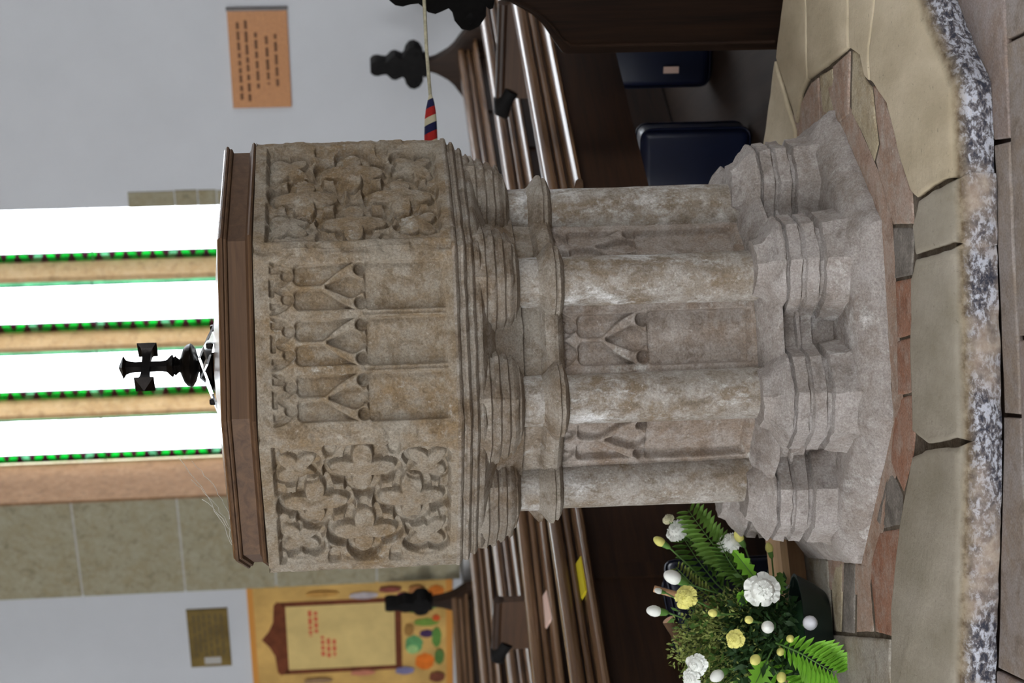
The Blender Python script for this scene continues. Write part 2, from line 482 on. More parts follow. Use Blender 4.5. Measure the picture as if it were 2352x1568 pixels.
# the angled brown jamb of the window
M['jamb'] = stone_mat('brown_window_jamb', (136, 104, 76), (126, 94, 66), (146, 116, 88), .8, 3.0, .2)
MB().add([EW(WALL_A - .353, 5.600, 1.25), EW(WALL_A + .2, 5.708, 1.25), EW(WALL_A + .2, 5.708, 4.9), EW(WALL_A - .353, 5.600, 4.9),
          EW(WALL_A - .352, 5.618, 1.25), EW(WALL_A + .2, 5.75, 1.25), EW(WALL_A + .2, 5.75, 4.9), EW(WALL_A - .352, 5.618, 4.9)],
         [(0, 1, 2, 3), (7, 6, 5, 4), (0, 4, 5, 1), (3, 2, 6, 7), (0, 3, 7, 4), (1, 5, 6, 2)]).build('window_jamb', M['jamb'], pier)
quoin = bpy.data.objects.new('trim_2', None); COL.objects.link(quoin)
tag(quoin, 'short strip of bare jamb stones beside the window', kind='structure')
qz = [1.3, 1.62, 1.80, 1.90, 2.02, 2.265]
for i in range(5):
    w = (3.895, 3.905, 3.90, 3.898, 3.902)[i]
    MB().box(EW(WALL_A - .004, (w + 3.988) / 2, (qz[i] + qz[i + 1]) / 2), (.012, 3.988 - w, qz[i + 1] - qz[i] - .006), rotE).build('jamb_stone', M['ashlar'], quoin)

# ---- plaques and poster on the wall
M['plaque'] = wood_mat('varnished_plaque_oak', (158, 100, 44), (180, 120, 58), .45, 'y', 2.0, .4, 'pos')
M['plaque_ink'] = plain_mat('dark_lettering', (92, 58, 26), .7)
M['brass'] = plain_mat('tarnished_brass', (112, 92, 44), .45, .5, .35, 9, .5)
M['brass_pale'] = plain_mat('pale_enamel_badge', (170, 166, 160), .4)
M['brass_dark'] = plain_mat('engraved_lines', (84, 70, 38), .5)
def on_wall(mb_name, pts, mat, parent, a_off, th):
    return flat_piece(pts, WALL_A - a_off - th, th).build(mb_name, mat, parent)
def rect(b0, b1, z0, z1): return [(b0, z0), (b1, z0), (b1, z1), (b0, z1)]
pl = thing('wooden_plaque', 'varnished wooden plaque with faded lettering on white wall', 'plaque', EW(WALL_A, 3.17, 1.38))
pl.matrix_world = Matrix.Identity(4)
on_wall('board', rect(2.915, 3.436, 1.382, 1.681), M['plaque'], pl, .001, .022)
on_wall('edge_strip', rect(2.905, 2.917, 1.378, 1.685), M['pew'], pl, .001, .024)
rows = [(1.632, 2.975, 3.39), (1.592, 2.965, 3.40), (1.545, 3.03, 3.33), (1.492, 3.05, 3.31), (1.447, 3.04, 3.32)]
for z, b0, b1 in rows:
    b = b0
    while b < b1:
        w = random.uniform(.025, .06)
        on_wall('lettering', rect(b, min(b + w, b1), z - .0075, z + .0075), M['plaque_ink'], pl, .0225, .001)
        b += w + random.uniform(.010, .018)
br = thing('brass_plaque', 'small tarnished brass plaque with pale badge beside the pier', 'plaque')
on_wall('plate', rect(6.664, 7.103, 1.924, 2.170), M['brass'], br, .001, .012)
on_wall('badge', rect(7.03, 7.082, 1.985, 2.085), M['brass_pale'], br, .0125, .002)
for z in (2.13, 2.10, 2.07, 2.035, 2.0, 1.965):
    b = 6.70
    while b < 7.0:
        w = random.uniform(.03, .07)
        on_wall('engraving', rect(b, min(b + w, 7.02), z - .006, z + .006), M['brass_dark'], br, .0125, .001)
        b += w + .014
po = thing('harvest_poster', 'ochre framed harvest poster with cream panel and painted vegetables', 'poster')
M['poster'] = plain_mat('ochre_poster_paper', (196, 158, 92), .8, .2, .22, 5)
M['poster_in'] = plain_mat('cream_poster_panel', (206, 180, 118), .8, .2, .12, 7)
M['poster_frame'] = plain_mat('painted_brown_frame', (104, 56, 34), .8, .2, .3, 14)
M['poster_red'] = plain_mat('red_print', (196, 90, 58), .8)
M['poster_edge'] = plain_mat('orange_poster_edge', (196, 132, 52), .6)
on_wall('sheet', rect(6.50, 7.62, .56, 1.80), M['poster'], po, .001, .02)
on_wall('border', rect(6.50, 7.62, 1.765, 1.80), M['poster_edge'], po, .0215, .003)
on_wall('border', rect(6.50, 7.62, .56, .60), M['poster_edge'], po, .0215, .003)
for r_ in (rect(6.63, 7.19, 1.575, 1.625), rect(6.63, 7.19, .875, .915), rect(6.63, 6.665, .90, 1.60), rect(7.155, 7.19, .90, 1.60)):
    on_wall('painted_frame', r_, M['poster_frame'], po, .0215, .001)
def blob(cb, cz, rb, rz, n=18, wob=.08):
    return [(cb + rb * math.cos(2 * math.pi * i / n) * (1 + wob * math.sin(3 * i)), cz + rz * math.sin(2 * math.pi * i / n) * (1 + wob * math.cos(2 * i))) for i in range(n)]
on_wall('painted_scroll', [(6.62, 1.62), (7.2, 1.62), (7.17, 1.645), (7.04, 1.655), (6.97, 1.685), (6.91, 1.73), (6.85, 1.685), (6.78, 1.655), (6.65, 1.645)], M['poster_frame'], po, .0222, .001)
on_wall('cream_panel', rect(6.665, 7.155, .915, 1.575), M['poster_in'], po, .0215, .002)
for z, b0, b1 in ((1.43, 6.70, 6.90), (1.395, 6.71, 6.885), (1.36, 6.90, 7.06), (1.325, 6.92, 7.08), (1.29, 6.93, 7.07)):
    b = b0
    while b < b1:
        w = random.uniform(.02, .05)
        on_wall('red_lettering', rect(b, min(b + w, b1), z - .011, z + .011), M['poster_red'], po, .0236, .001); b += w + .012
VEG = [((214, 112, 36), 7.14, .735, .065, .06, 'painted_pumpkin'), ((96, 150, 96), 7.0, .80, .07, .055, 'painted_cabbage'), ((150, 186, 120), 7.04, .81, .035, .035, 'painted_cabbage'),
       ((70, 48, 84), 6.92, .72, .03, .045, 'painted_aubergine'), ((90, 130, 60), 6.95, .66, .08, .03, 'painted_leaves'), ((110, 140, 60), 6.83, .72, .03, .08, 'painted_leaves'),
       ((200, 84, 40), 6.80, .66, .025, .025, 'painted_tomato'), ((196, 110, 40), 6.60, .66, .05, .05, 'painted_pumpkin'), ((150, 60, 90), 6.62, .86, .03, .04, 'painted_plum'),
       ((120, 116, 150), 7.2, .86, .03, .06, 'painted_grapes'), ((186, 120, 96), 7.20, 1.12, .022, .08, 'painted_tassel'), ((178, 168, 170), 6.6, 1.10, .025, .09, 'painted_cloth'), ((170, 96, 50), 7.4, .75, .08, .08, 'painted_pumpkin'),
       ((96, 112, 52), 6.72, .80, .03, .05, 'painted_leaves'), ((150, 112, 60), 6.88, .83, .045, .03, 'painted_onion'), ((84, 116, 58), 7.10, .645, .06, .03, 'painted_leaves'), ((186, 150, 84), 6.75, .625, .05, .022, 'painted_onion'), ((112, 64, 46), 7.26, .66, .04, .05, 'painted_beetroot'),
       ((120, 150, 84), 6.70, .70, .025, .05, 'painted_leaves'), ((164, 110, 66), 6.57, .78, .03, .05, 'painted_onion'), ((130, 70, 60), 6.56, .94, .022, .07, 'painted_tassel'), ((186, 140, 74), 6.57, 1.35, .02, .10, 'painted_tassel'), ((150, 120, 90), 7.24, 1.40, .02, .09, 'painted_tassel')]
for i, (c, b, z, rb, rz, nm) in enumerate(VEG):
    on_wall(nm, blob(b, z, rb, rz), plain_mat('print_%02d' % i, c, .8, .2, .2, 20), po, .0225 + .0008 * i, .0006)

# ================================================================== THE STEP UNDER THE FONT
STEP = {
 'S1': [(0.756, -0.554), (0.617, -0.474), (0.548, -0.475), (0.483, -0.58), (0.372, -0.645), (0.291, -0.714), (0.277, -0.753), (0.29, -0.845), (0.298, -0.959), (0.46, -0.958), (0.547, -0.875), (0.656, -0.784), (0.716, -0.737)],
 'S2': [(0.269, -0.757), (0.281, -0.844), (0.288, -0.967), (0.176, -0.96), (0.172, -0.857), (0.167, -0.732), (0.222, -0.717)],
 'S3': [(0.157, -0.731), (0.161, -0.856), (0.166, -0.954), (-0.019, -0.952), (-0.183, -0.946), (-0.204, -0.763), (-0.183, -0.669), (-0.018, -0.675), (0.12, -0.694)],
 'S4': [(-0.236, -0.657), (-0.214, -0.762), (-0.199, -0.949), (-0.412, -0.909), (-0.71, -0.852), (-0.789, -0.46), (-0.566, -0.478), (-0.384, -0.557)],
 'B1': [(0.93, 0.191), (0.893, 0.025), (0.632, 0.034), (0.607, 0.1), (0.542, 0.152), (0.734, 0.335)],
 'B1b': [(0.729, 0.35), (0.526, 0.172), (0.484, 0.178), (0.518, 0.51)],
 'B2': [(0.892, 0.017), (0.816, -0.325), (0.645, -0.316), (0.631, 0.026)],
 'B3': [(0.814, -0.332), (0.767, -0.549), (0.624, -0.466), (0.55, -0.463), (0.565, -0.426), (0.614, -0.4), (0.644, -0.326)],
 'T1': [(0.622, 0.023), (0.624, -0.041), (0.472, -0.051), (0.477, 0.136), (0.585, 0.129)],
 'T2': [(0.627, -0.057), (0.626, -0.164), (0.489, -0.167), (0.473, -0.067)],
 'T3': [(0.628, -0.175), (0.639, -0.312), (0.504, -0.284), (0.491, -0.182)],
 'T4': [(0.638, -0.326), (0.622, -0.384), (0.562, -0.416), (0.537, -0.461), (0.413, -0.489), (0.379, -0.454), (0.459, -0.363), (0.503, -0.304)],
 'T5': [(0.538, -0.471), (0.527, -0.51), (0.475, -0.573), (0.368, -0.633), (0.288, -0.7), (0.228, -0.706), (0.237, -0.571), (0.34, -0.493), (0.379, -0.466), (0.412, -0.499)],
 'T6': [(0.231, -0.573), (0.22, -0.708), (0.128, -0.683), (0.126, -0.572)],
 'T7': [(0.121, -0.574), (0.123, -0.683), (0.01, -0.67), (0.003, -0.572)],
 'T8': [(-0.002, -0.574), (0.005, -0.669), (-0.105, -0.667), (-0.114, -0.563)],
 'T9': [(-0.118, -0.566), (-0.109, -0.669), (-0.192, -0.662), (-0.232, -0.646), (-0.311, -0.574), (-0.254, -0.492), (-0.152, -0.535)],
 'T10': [(-0.261, -0.485), (-0.319, -0.568), (-0.381, -0.548), (-0.403, -0.406), (-0.387, -0.379)],
 'T11': [(-0.411, -0.398), (-0.389, -0.545), (-0.567, -0.472), (-0.625, -0.459), (-0.634, -0.341), (-0.493, -0.317)],
 'L1': [(-0.523, 0.01), (-0.511, -0.098), (-0.678, -0.061), (-0.685, 0.001)],
 'L2': [(-0.509, -0.113), (-0.499, -0.204), (-0.663, -0.172), (-0.675, -0.076)],
 'L3': [(-0.497, -0.218), (-0.491, -0.304), (-0.636, -0.328), (-0.66, -0.186)],
 'L4': [(-0.695, 0.01), (-0.632, -0.452), (-0.791, -0.451), (-0.901, 0.101)],
 'L5': [(-0.476, 0.24), (-0.521, 0.029), (-0.693, 0.017), (-0.905, 0.118), (-0.943, 0.308), (-0.562, 0.27)],
}
M['slab'] = None
def slab_mat(name='worn_step_slab', c1=(172, 164, 150), c2=(152, 144, 128)):
    m, nt, bs = nodes_of(name)
    v = coords(nt)
    c = mix(nt, ramp(nt, noise_tex(nt, coords(nt, (1, .45, 1)), 9, 7, .62), [(.35, K0), (.65, W1)]), srgb(*c1), srgb(*c2))
    c = mix(nt, ramp(nt, noise_tex(nt, v, 60, 6, .7), [(.62, K0), (.74, W1)]), c, srgb(112, 104, 90))
    # lichen and flaking lime on the broken outer edge (below the tread)
    g = N(nt, 'ShaderNodeNewGeometry'); sx = N(nt, 'ShaderNodeSeparateXYZ'); nt.links.new(g.outputs['Position'], sx.inputs[0])
    crust = ramp(nt, noise_tex(nt, coords(nt, (1, 1, 1.6)), 55, 8, .75, .3), [(.42, srgb(58, 60, 72)), (.50, srgb(116, 110, 110)), (.56, srgb(196, 200, 212)), (.70, srgb(180, 174, 172))])
    crust = mix(nt, ramp(nt, noise_tex(nt, v, 5, 4, .6), [(.46, K0), (.6, W1)]), crust, ramp(nt, noise_tex(nt, v, 45, 6, .7), [(.35, srgb(150, 132, 118)), (.65, srgb(184, 170, 156))]))
    moss = ramp(nt, noise_tex(nt, v, 40, 6, .7), [(.4, srgb(104, 88, 66)), (.6, srgb(156, 142, 120))])
    mr = N(nt, 'ShaderNodeMapRange'); mr.inputs['From Min'].default_value = -.004; mr.inputs['From Max'].default_value = -.013
    nt.links.new(sx.outputs['Z'], mr.inputs['Value'])
    mr2 = N(nt, 'ShaderNodeMapRange'); mr2.inputs['From Min'].default_value = -.012; mr2.inputs['From Max'].default_value = -.03
    nt.links.new(sx.outputs['Z'], mr2.inputs['Value'])
    c = mix(nt, mr.outputs[0], c, moss); c = mix(nt, mr2.outputs[0], c, crust)
    nt.links.new(c, bs.inputs['Base Color']); bs.inputs['Roughness'].default_value = .85; bs.inputs['Specular IOR Level'].default_value = .25
    bump(nt, bs, noise_tex(nt, v, 70, 8, .7), .4, .008)
    return m
M['slab'] = slab_mat()
M['slab_cream'] = slab_mat('cream_step_slab', (204, 190, 164), (180, 166, 140))
M['slab_grey'] = stone_mat('grey_step_slab', (160, 155, 146), (148, 138, 122), (172, 166, 156), .70, 6.0, .3)
M['tile_red'] = stone_mat('worn_red_tile', (160, 126, 108), (150, 106, 84), (168, 150, 138), .64, 8.0, .3, wcol=(176, 168, 156))
M['tile_pink'] = stone_mat('pinkish_worn_tile', (168, 148, 136), (158, 130, 112), (174, 164, 154), .64, 8.0, .3, wcol=(180, 172, 156))
M['tile_cream'] = stone_mat('cream_worn_tile', (180, 168, 142), (164, 148, 122), (186, 176, 156), .66, 8.0, .3)
M['tile_dark'] = stone_mat('slate_dark_tile', (126, 120, 114), (110, 104, 98), (146, 140, 132), .68, 8.0, .3)
M['bed'] = stone_mat('dark_bedding_mortar', (104, 94, 82), (84, 74, 64), (122, 114, 102), .8, 8.0, .4)
step = thing('stone_step', 'low worn stone step of broken slabs and red tiles under the font', 'step')
outline = [(.93, .19), (.729, .35), (.518, .51), (.25, .60), (-.40, .58), (-.80, .40), (-.93, .30), (-.92, .10), (-.80, -.45), (-.71, -.83), (-.412, -.888), (-.20, -.925), (.30, -.935), (.455, -.935), (.547, -.855), (.716, -.715), (.77, -.55)]
rough_slab(outline, FLOOR_Z + .002, -.010, .004, .003, .05).build('bedding', M['bed'], step, 50, .002)
octa_loft([(-.0105, .50), (-.0085, .585), (-.0080, .575), (-.0078, .40)], 8, R(4.5)).build('mortar_fillet', M['tile_pink'], step, 30, .001, 20)
FRONT = lambda p, n: n.y < -.25 and p.y < -.70
for k, poly in STEP.items():
    if k[0] == 'S':
        o = rough_slab(poly, FLOOR_Z + .003, 0.0, .006, .003, .018, FRONT, .011).build('edge_slab', M['slab_cream' if k == 'S1' else 'slab'], step, 50)
    elif k[0] == 'B':
        o = rough_slab(poly, -.03, random.uniform(-.002, .001), .005, .002, .03).build('paving_slab', M['slab_cream'], step, 50)
    else:
        mt = {'T1': 'tile_pink', 'T2': 'tile_cream', 'T3': 'tile_pink', 'T4': 'tile_cream', 'T5': 'tile_pink', 'T6': 'tile_dark', 'T7': 'tile_red', 'T8': 'tile_red', 'T9': 'tile_red',
              'T10': 'tile_dark', 'T11': 'tile_red', 'L1': 'tile_cream', 'L2': 'tile_dark', 'L3': 'tile_pink', 'L4': 'slab_grey', 'L5': 'slab_grey'}[k]
        o = rough_slab(poly, -.03, random.uniform(-.008, -.003), .004, .002, .02).build('floor_tile' if k not in ('L4', 'L5') else 'paving_slab', M[mt], step, 50)
for poly in ([(.45, .17), (.516, .52), (.25, .60), (-.38, .60), (-.46, .26), (-.30, .40), (.30, .40)], [(-.48, .28), (-.92, .315), (-.80, .39), (-.42, .57)]):
    rough_slab(poly, -.03, -.001, .005, .002, .03).build('paving_slab', M['slab_grey'], step, 50)

# ================================================================== THE FONT
ROT = R(4.5)
font = thing('stone_font', 'carved octagonal limestone font with eight shafts on moulded base', 'font')

def vnoise(x, y, s, seed=0):
    """smooth value noise on numpy arrays"""
    r = np.random.default_rng(seed); tab = r.random((64, 64))
    X, Y = x * s, y * s
    xi, yi = np.floor(X).astype(int), np.floor(Y).astype(int)
    fx, fy = X - xi, Y - yi
    fx, fy = fx * fx * (3 - 2 * fx), fy * fy * (3 - 2 * fy)
    g = lambda i, j: tab[i % 64, j % 64]
    return (g(xi, yi) * (1 - fx) + g(xi + 1, yi) * fx) * (1 - fy) + (g(xi, yi + 1) * (1 - fx) + g(xi + 1, yi + 1) * fx) * fy - .5

def sst(d, w): # smooth step: 1 inside (d<0), 0 outside (d>w)
    t = np.clip(1 - d / w, 0, 1)
    return t * t * (3 - 2 * t)
def sd_circle(x, z, cx_, cz_, r): return np.hypot(x - cx_, z - cz_) - r
def sd_ell(x, z, cx_, cz_, rx, rz, ang=0.0):
    c, s = math.cos(ang), math.sin(ang)
    u, w = (x - cx_) * c + (z - cz_) * s, -(x - cx_) * s + (z - cz_) * c
    return (np.hypot(u / rx, w / rz) - 1) * min(rx, rz)
def sd_box(x, z, x0, x1, z0, z1, r=0.0):
    qx = np.abs(x - (x0 + x1) / 2) - (x1 - x0) / 2 + r; qz = np.abs(z - (z0 + z1) / 2) - (z1 - z0) / 2 + r
    return np.hypot(np.maximum(qx, 0), np.maximum(qz, 0)) + np.minimum(np.maximum(qx, qz), 0) - r
def sd_poly(x, z, pts):
    """signed distance to a convex polygon (counter-clockwise)"""
    d = np.full_like(x, -1e9)
    n = len(pts)
    for i in range(n):
        (x0, z0), (x1, z1) = pts[i], pts[(i + 1) % n]
        L = math.hypot(x1 - x0, z1 - z0)
        d = np.maximum(d, ((x - x0) * (z1 - z0) - (z - z0) * (x1 - x0)) / L)
    return d

def relief_panel(w, z0, z1, apo, hfun, dx=.00135, seed=1, worn=.012, rough=.0012):
    nx, nz = int(w / dx) + 1, int((z1 - z0) / dx) + 1
    xs, zs_ = np.linspace(-w / 2, w / 2, nx), np.linspace(z0, z1, nz)
    X, Z = np.meshgrid(xs, zs_)
    h = hfun(X, Z)
    edge = np.clip(np.minimum(np.minimum(w / 2 - np.abs(X), Z - z0), z1 - Z) / .012, 0, 1)
    h = h + edge * rough * 2 * (vnoise(X, Z, 60, seed) + .7 * vnoise(X, Z, 150, seed + 1) + 1.2 * vnoise(X, Z, 18, seed + 2))
    Y = -(apo + h)
    # arrises knocked about over the centuries
    nzv = .45 + 1.1 * vnoise(Z, Z * 0, 26, 77) + .6 * vnoise(Z, Z * 0, 80, 78)
    k = 1 - worn * np.clip(nzv, .1, 1.2) * np.exp(-((w / 2 - np.abs(X)) / .011) ** 2) / (apo * 1.08)
    X, Y = X * k, Y * k
    V = np.stack([X, Y, Z], -1).reshape(-1, 3)
    i = np.arange(nz - 1)[:, None] * nx + np.arange(nx - 1)[None, :]
    Fq = np.stack([i, i + 1, i + 1 + nx, i + nx], -1).reshape(-1, 4)
    me = bpy.data.meshes.new('relief')
    me.from_pydata(V.tolist(), [], Fq.tolist()); me.update()
    me.shade_smooth()
    return me

A_B = .475
Z0B, Z1B = .893, 1.302
ZC = 1.093
def quatrefoils(X, Z):
    z = Z - ZC
    h = np.zeros_like(X)
    wob = .0055 * vnoise(X, Z, 22, 5)
    def flower(cx_, cz_, s, ang, ridge=True):
        nonlocal h
        u, w = (X - cx_ + wob), (z - cz_ + wob)
        c, sn = math.cos(ang), math.sin(ang)
        a, b = u * c + w * sn, -u * sn + w * c
        rr = np.hypot(a, b)
        sunk = np.minimum.reduce([np.hypot(a - dx * s, b - dz * s) - .040 * s for dx, dz in ((.047, 0), (-.047, 0), (0, .047), (0, -.047))])
        pet = np.minimum.reduce([sd_ell(a, b, dx * s, dz * s, .034 * s if dx else .021 * s, .034 * s if dz else .021 * s) for dx, dz in ((.036, 0), (-.036, 0), (0, .036), (0, -.036))])
        pet = np.minimum(pet, rr - .022 * s)
        d = -.031 * s * sst(sunk, .005)
        pm = sst(pet, .006)
        ph = -.010 * s + .004 * s * np.cos(np.clip(rr / (.07 * s), 0, 1) * math.pi)
        d = d * (1 - pm) + np.maximum(ph, d) * pm
        # groove round the foil, leaving a thin rib between neighbours
        rim = np.abs(rr - .097 * s)
        d = np.where(sunk > .004, np.minimum(d, -.006 + .006 * sst(rim - .004, .006)), d)
        m = rr < .102 * s
        h = np.where(m, np.minimum(h, d), h)
    for cx_, cz_ in ((.094, 0), (-.094, 0), (0, .102), (0, -.102)): flower(cx_, cz_, .93, 0)
    for cx_, cz_ in ((.104, .135), (-.104, .135), (.104, -.135), (-.104, -.135)): flower(cx_, cz_, .66, R(45))
    # little sunk triangles left over along the frame
    for cx_, cz_, r, a_ in ((.052, .176, .016, .5), (-.052, .176, .016, -.5), (.052, -.176, .016, -.5), (-.052, -.176, .016, .5), (.16, .066, .015, 0), (-.16, .066, .015, 0), (.16, -.066, .015, 0), (-.16, -.066, .015, 0), (.154, .18, .012, 0), (-.154, .18, .012, 0)):
        h = np.minimum(h, -.014 * sst(sd_ell(X, z, cx_, cz_, r * 1.3, r * .7, a_), .006))
    h = np.minimum(h, -.012 * sst(sd_ell(X, z, 0, 0, .012, .006), .01))
    frame = np.clip(np.minimum(.176 - np.abs(X), .186 - np.abs(z)) / .008, 0, 1)
    h = h * frame - .004 * frame
    return h

def ogee(t): # 0 at centre .. 1 at bay edge: arch height, 1 at the apex
    return 1 - (t ** .55) * .55 - .45 * t ** 2.4

def bay(X, Z, cx_, w, zr0, zr1, zb, zap, zl, heads=True, deep=.013):
    """one bay: sunk panel with cusped teardrop head, ogee hood and two small lancets above"""
    x = X - cx_
    ax_ = np.abs(x)
    h = np.zeros_like(X)
    pan = sd_box(x, Z, -w, w, zr0, zr1, .009)
    h = np.minimum(h, -deep * sst(pan, .005))
    bot = np.clip((Z - (zr0 - .012)) / .014, 0, 1)
    sill = sd_box(x, Z, -w, w, zr0 - .013, zr0 + .002)
    h = np.minimum(h, -deep * bot * sst(sill, .004))
    bulb = np.minimum(sd_circle(x, Z, 0, zb, w * .44), sd_poly(x, Z, [(-w * .37, zb + w * .24), (w * .37, zb + w * .24), (.001, zb + w * 1.05), (-.001, zb + w * 1.05)]))
    h = np.minimum(h, -deep * .9 * sst(bulb, .005))
    h = np.minimum(h, -deep * .9 * sst(sd_box(x, Z, -w * .22, w * .22, zr1 - .01, zb), .005))
    notch = sd_circle(ax_, Z, w * .74, zr1 + w * .22, w * .22)
    h = np.minimum(h, -deep * 1.15 * sst(notch, .005))
    # hood: two lancets cut away above the ogee curve
    t = np.clip(ax_ / (w * 1.12), 0, 1)
    zh = zr1 + w * .25 + (zap - zr1 - w * .25) * ogee(t)
    lan = np.maximum(np.maximum((zh + w * .17 - Z) * .8, w * .15 - ax_), np.maximum(ax_ - w * .93, sd_box(ax_, Z, w * .15, w * .93, zr1, zl, w * .22)))
    h = np.minimum(h, -deep * .85 * sst(lan, .006))
    if heads:
        h = np.minimum(h, -deep * .8 * sst(sd_circle(ax_, Z, w * .52, zl + w * .34, w * .21), .005))
        for sx in (.16, .9):
            h = np.minimum(h, -deep * .55 * sst(sd_ell(ax_, Z, w * sx, zl + w * .62, w * .10, w * .34, .5 if sx < .5 else -.5), .004))
        h = np.minimum(h, -deep * .8 * sst(sd_box(ax_, Z, 0, w * .34, zl + w * .98, zl + w * 1.08), .004))
        h = np.minimum(h, -deep * .5 * sst(sd_box(ax_, Z, w * .68, w * .9, zl + w * .66, zl + w * 1.05), .004))
    return h

def tracery(X, Z):
    h = np.zeros_like(X)
    for c in (-.1145, 0, .1145):
        h = np.minimum(h, bay(X, Z, c, .047, .921, 1.074, 1.104, 1.172, 1.218, True, .016))
    h = h - .003 * sst(np.abs(np.abs(X) - .0573) - .0015, .002) * ((Z > .91) & (Z < 1.08))
    return h

w_face = 2 * A_B * math.tan(math.pi / 8)
me_q = relief_panel(w_face, Z0B, Z1B, A_B, quatrefoils, seed=11)
me_t = relief_panel(w_face, Z0B, Z1B, A_B, tracery, seed=21)
me_q.materials.append(M['bowl']); me_t.materials.append(M['bowl'])
for k in range(8):
    q = new_obj('quatrefoil_panel' if k % 2 else 'tracery_panel', me_q if k % 2 else me_t, font)
    q.rotation_euler = (0, 0, ROT + k * math.pi / 4)
octa_loft([(Z0B - .02, .43), (Z0B, .44), (Z1B - .012, .44), (Z1B - .0005, .4745), (Z1B, .473), (Z1B + .001, .40)], 4, ROT).build('bowl', M['bowl'], font, 30)
prof_m = [(.8945, .4745), (.888, .4755), (.884, .472), (.880, .461), (.877, .461), (.874, .466), (.869, .466), (.865, .460), (.862, .449), (.859, .449), (.856, .454), (.852, .453), (.848, .447), (.845, .437), (.842, .437), (.839, .441), (.834, .438), (.828, .425), (.80, .36), (.74, .33)]
octa_loft(prof_m, 14, ROT).build('bowl_moulding', M['mould'], font, 30, .0022, 45)
octa_loft([(.76, .312), (.742, .315), (.70, .312), (.690, .330), (.672, .340), (.664, .338), (.656, .328), (.650, .313), (.647, .268), (.22, .268)], 8, ROT).build('stem_core', M['mould'], font, 30, .0012, 40)
# stem tracery panels between the shafts
def stem_tracery(X, Z):
    h = bay(X, Z, 0, .056, .245, .462, .494, .575, .615, True, .021)
    return h - .002
me_s = relief_panel(2 * .3095 * math.tan(math.pi / 8), .215, .652, .3095, stem_tracery, .0016, 31, 0)
me_s.materials.append(M['panel'])
for k in range(8):
    o = new_obj('stem_panel', me_s, font); o.rotation_euler = (0, 0, ROT + k * math.pi / 4)
RS, RP = .335, .372
def at_shaft(prof, rad, circ=False, n=28, sub=4):
    c = (0, -rad)
    if circ: return MB().lathe(prof, n, c)
    return MB().loft([octa(a, z, 0, sub, c) for z, a in prof])
def dense(prof, st=.012):
    out = [prof[0]]
    for (z, r), (z2, r2) in zip(prof, prof[1:]):
        k = max(1, int(abs(z2 - z) / st))
        out += [(z + (z2 - z) * i / k, r + (r2 - r) * i / k) for i in range(1, k + 1)]
    return out
cap_prof = [(.846, .120), (.838, .124), (.822, .126), (.818, .118), (.813, .117), (.810, .122), (.802, .120), (.797, .110), (.793, .109), (.790, .114), (.782, .111), (.777, .101), (.773, .100), (.770, .105), (.763, .100), (.758, .088), (.754, .086), (.748, .066), (.744, .057)]
ring_prof = [(.703, .056), (.696, .062), (.684, .078), (.676, .086), (.670, .086), (.667, .079), (.664, .078), (.659, .080), (.653, .070), (.648, .056)]
base_prof = [(.236, .055), (.226, .060), (.218, .064), (.212, .074), (.206, .082), (.200, .088), (.194, .098), (.188, .103), (.183, .103), (.180, .092), (.176, .092), (.174, .1035), (.150, .105), (.147, .097), (.141, .097), (.138, .106), (.113, .108), (.109, .093), (.101, .093), (.097, .109), (.060, .113), (.045, .116), (.03, .117)]
for k in range(8):
    rz = ROT + math.pi / 8 + k * math.pi / 4
    if k == 0:
        parts = [at_shaft(dense(cap_prof), RS, False).build('capital', M['mould'], font, 35, .0022, 50),
                 at_shaft(dense([(.76, .055), (.69, .056)]), RS, True).build('neck_shaft', M['shaft'], font, 50, .0012, 40),
                 at_shaft(ring_prof, RS, True).build('shaft_ring', M['mould'], font, 40, .0014, 50),
                 at_shaft(dense([(.656, .0535), (.44, .0545), (.212, .056)], .03), RS, True, 32).build('shaft', M['shaft'], font, 60, .0014, 40),
                 at_shaft(dense(base_prof), RP, False).build('shaft_base', M['base'], font, 35, .0038, 42)]
        for p in parts: p.rotation_euler = (0, 0, rz)
    else:
        for p in parts: copy_part(p, font, k * math.pi / 4)
octa_loft([(.229, .27), (.222, .325), (.215, .342), (.208, .358), (.198, .384), (.190, .394), (.184, .394), (.180, .372), (.177, .348), (.150, .348), (.147, .360), (.140, .360), (.137, .348), (.112, .350), (.108, .336), (.060, .338), (.045, .40)], 8, ROT).build('base_core', M['base'], font, 35, .003, 35)
octa_loft([(.050, .39), (.048, .458), (.043, .468), (.022, .496), (.005, .512), (0.0, .513), (-.009, .513)], 16, ROT).build('plinth', M['base'], font, 35, .0035, 26)

# ================================================================== THE COVER
CR = R(9.0)
cover = thing('font_cover', 'octagonal brown oak font cover topped by a small black iron cross', 'font cover')
cover.location = (0, 0, 1.3035)
cover.rotation_euler = (0, 0, CR)
CA = .448
octa_loft([(0.0, CA + .010), (.002, CA + .018), (.006, CA + .021), (.010, CA + .018), (.013, CA + .006), (.016, CA + .001)], 1).build('base_moulding', M['oak'], cover, 20)
oc = [octa(CA, .016), octa(CA, .052)]
for k in range(8):  # fascia boards, one per side
    i, j = k, (k + 1) % 8
    p, q = Vector(oc[0][i]), Vector(oc[0][j])
    inn = lambda v: Vector((v.x * .95, v.y * .95, v.z))
    up_ = Vector((0, 0, .036))
    MB().add([p, q, q + up_, p + up_, inn(p), inn(q), inn(q) + up_, inn(p) + up_], [(0, 1, 2, 3), (5, 4, 7, 6), (0, 4, 5, 1), (3, 2, 6, 7), (0, 3, 7, 4), (1, 5, 6, 2)]).build('fascia_board', M['oak'], cover)
octa_loft([(.052, CA + .001), (.054, CA + .007), (.057, CA + .009), (.060, CA + .008), (.062, CA + .013), (.066, CA + .014), (.069, CA + .011)], 1).build('top_moulding', M['oak'], cover, 20)
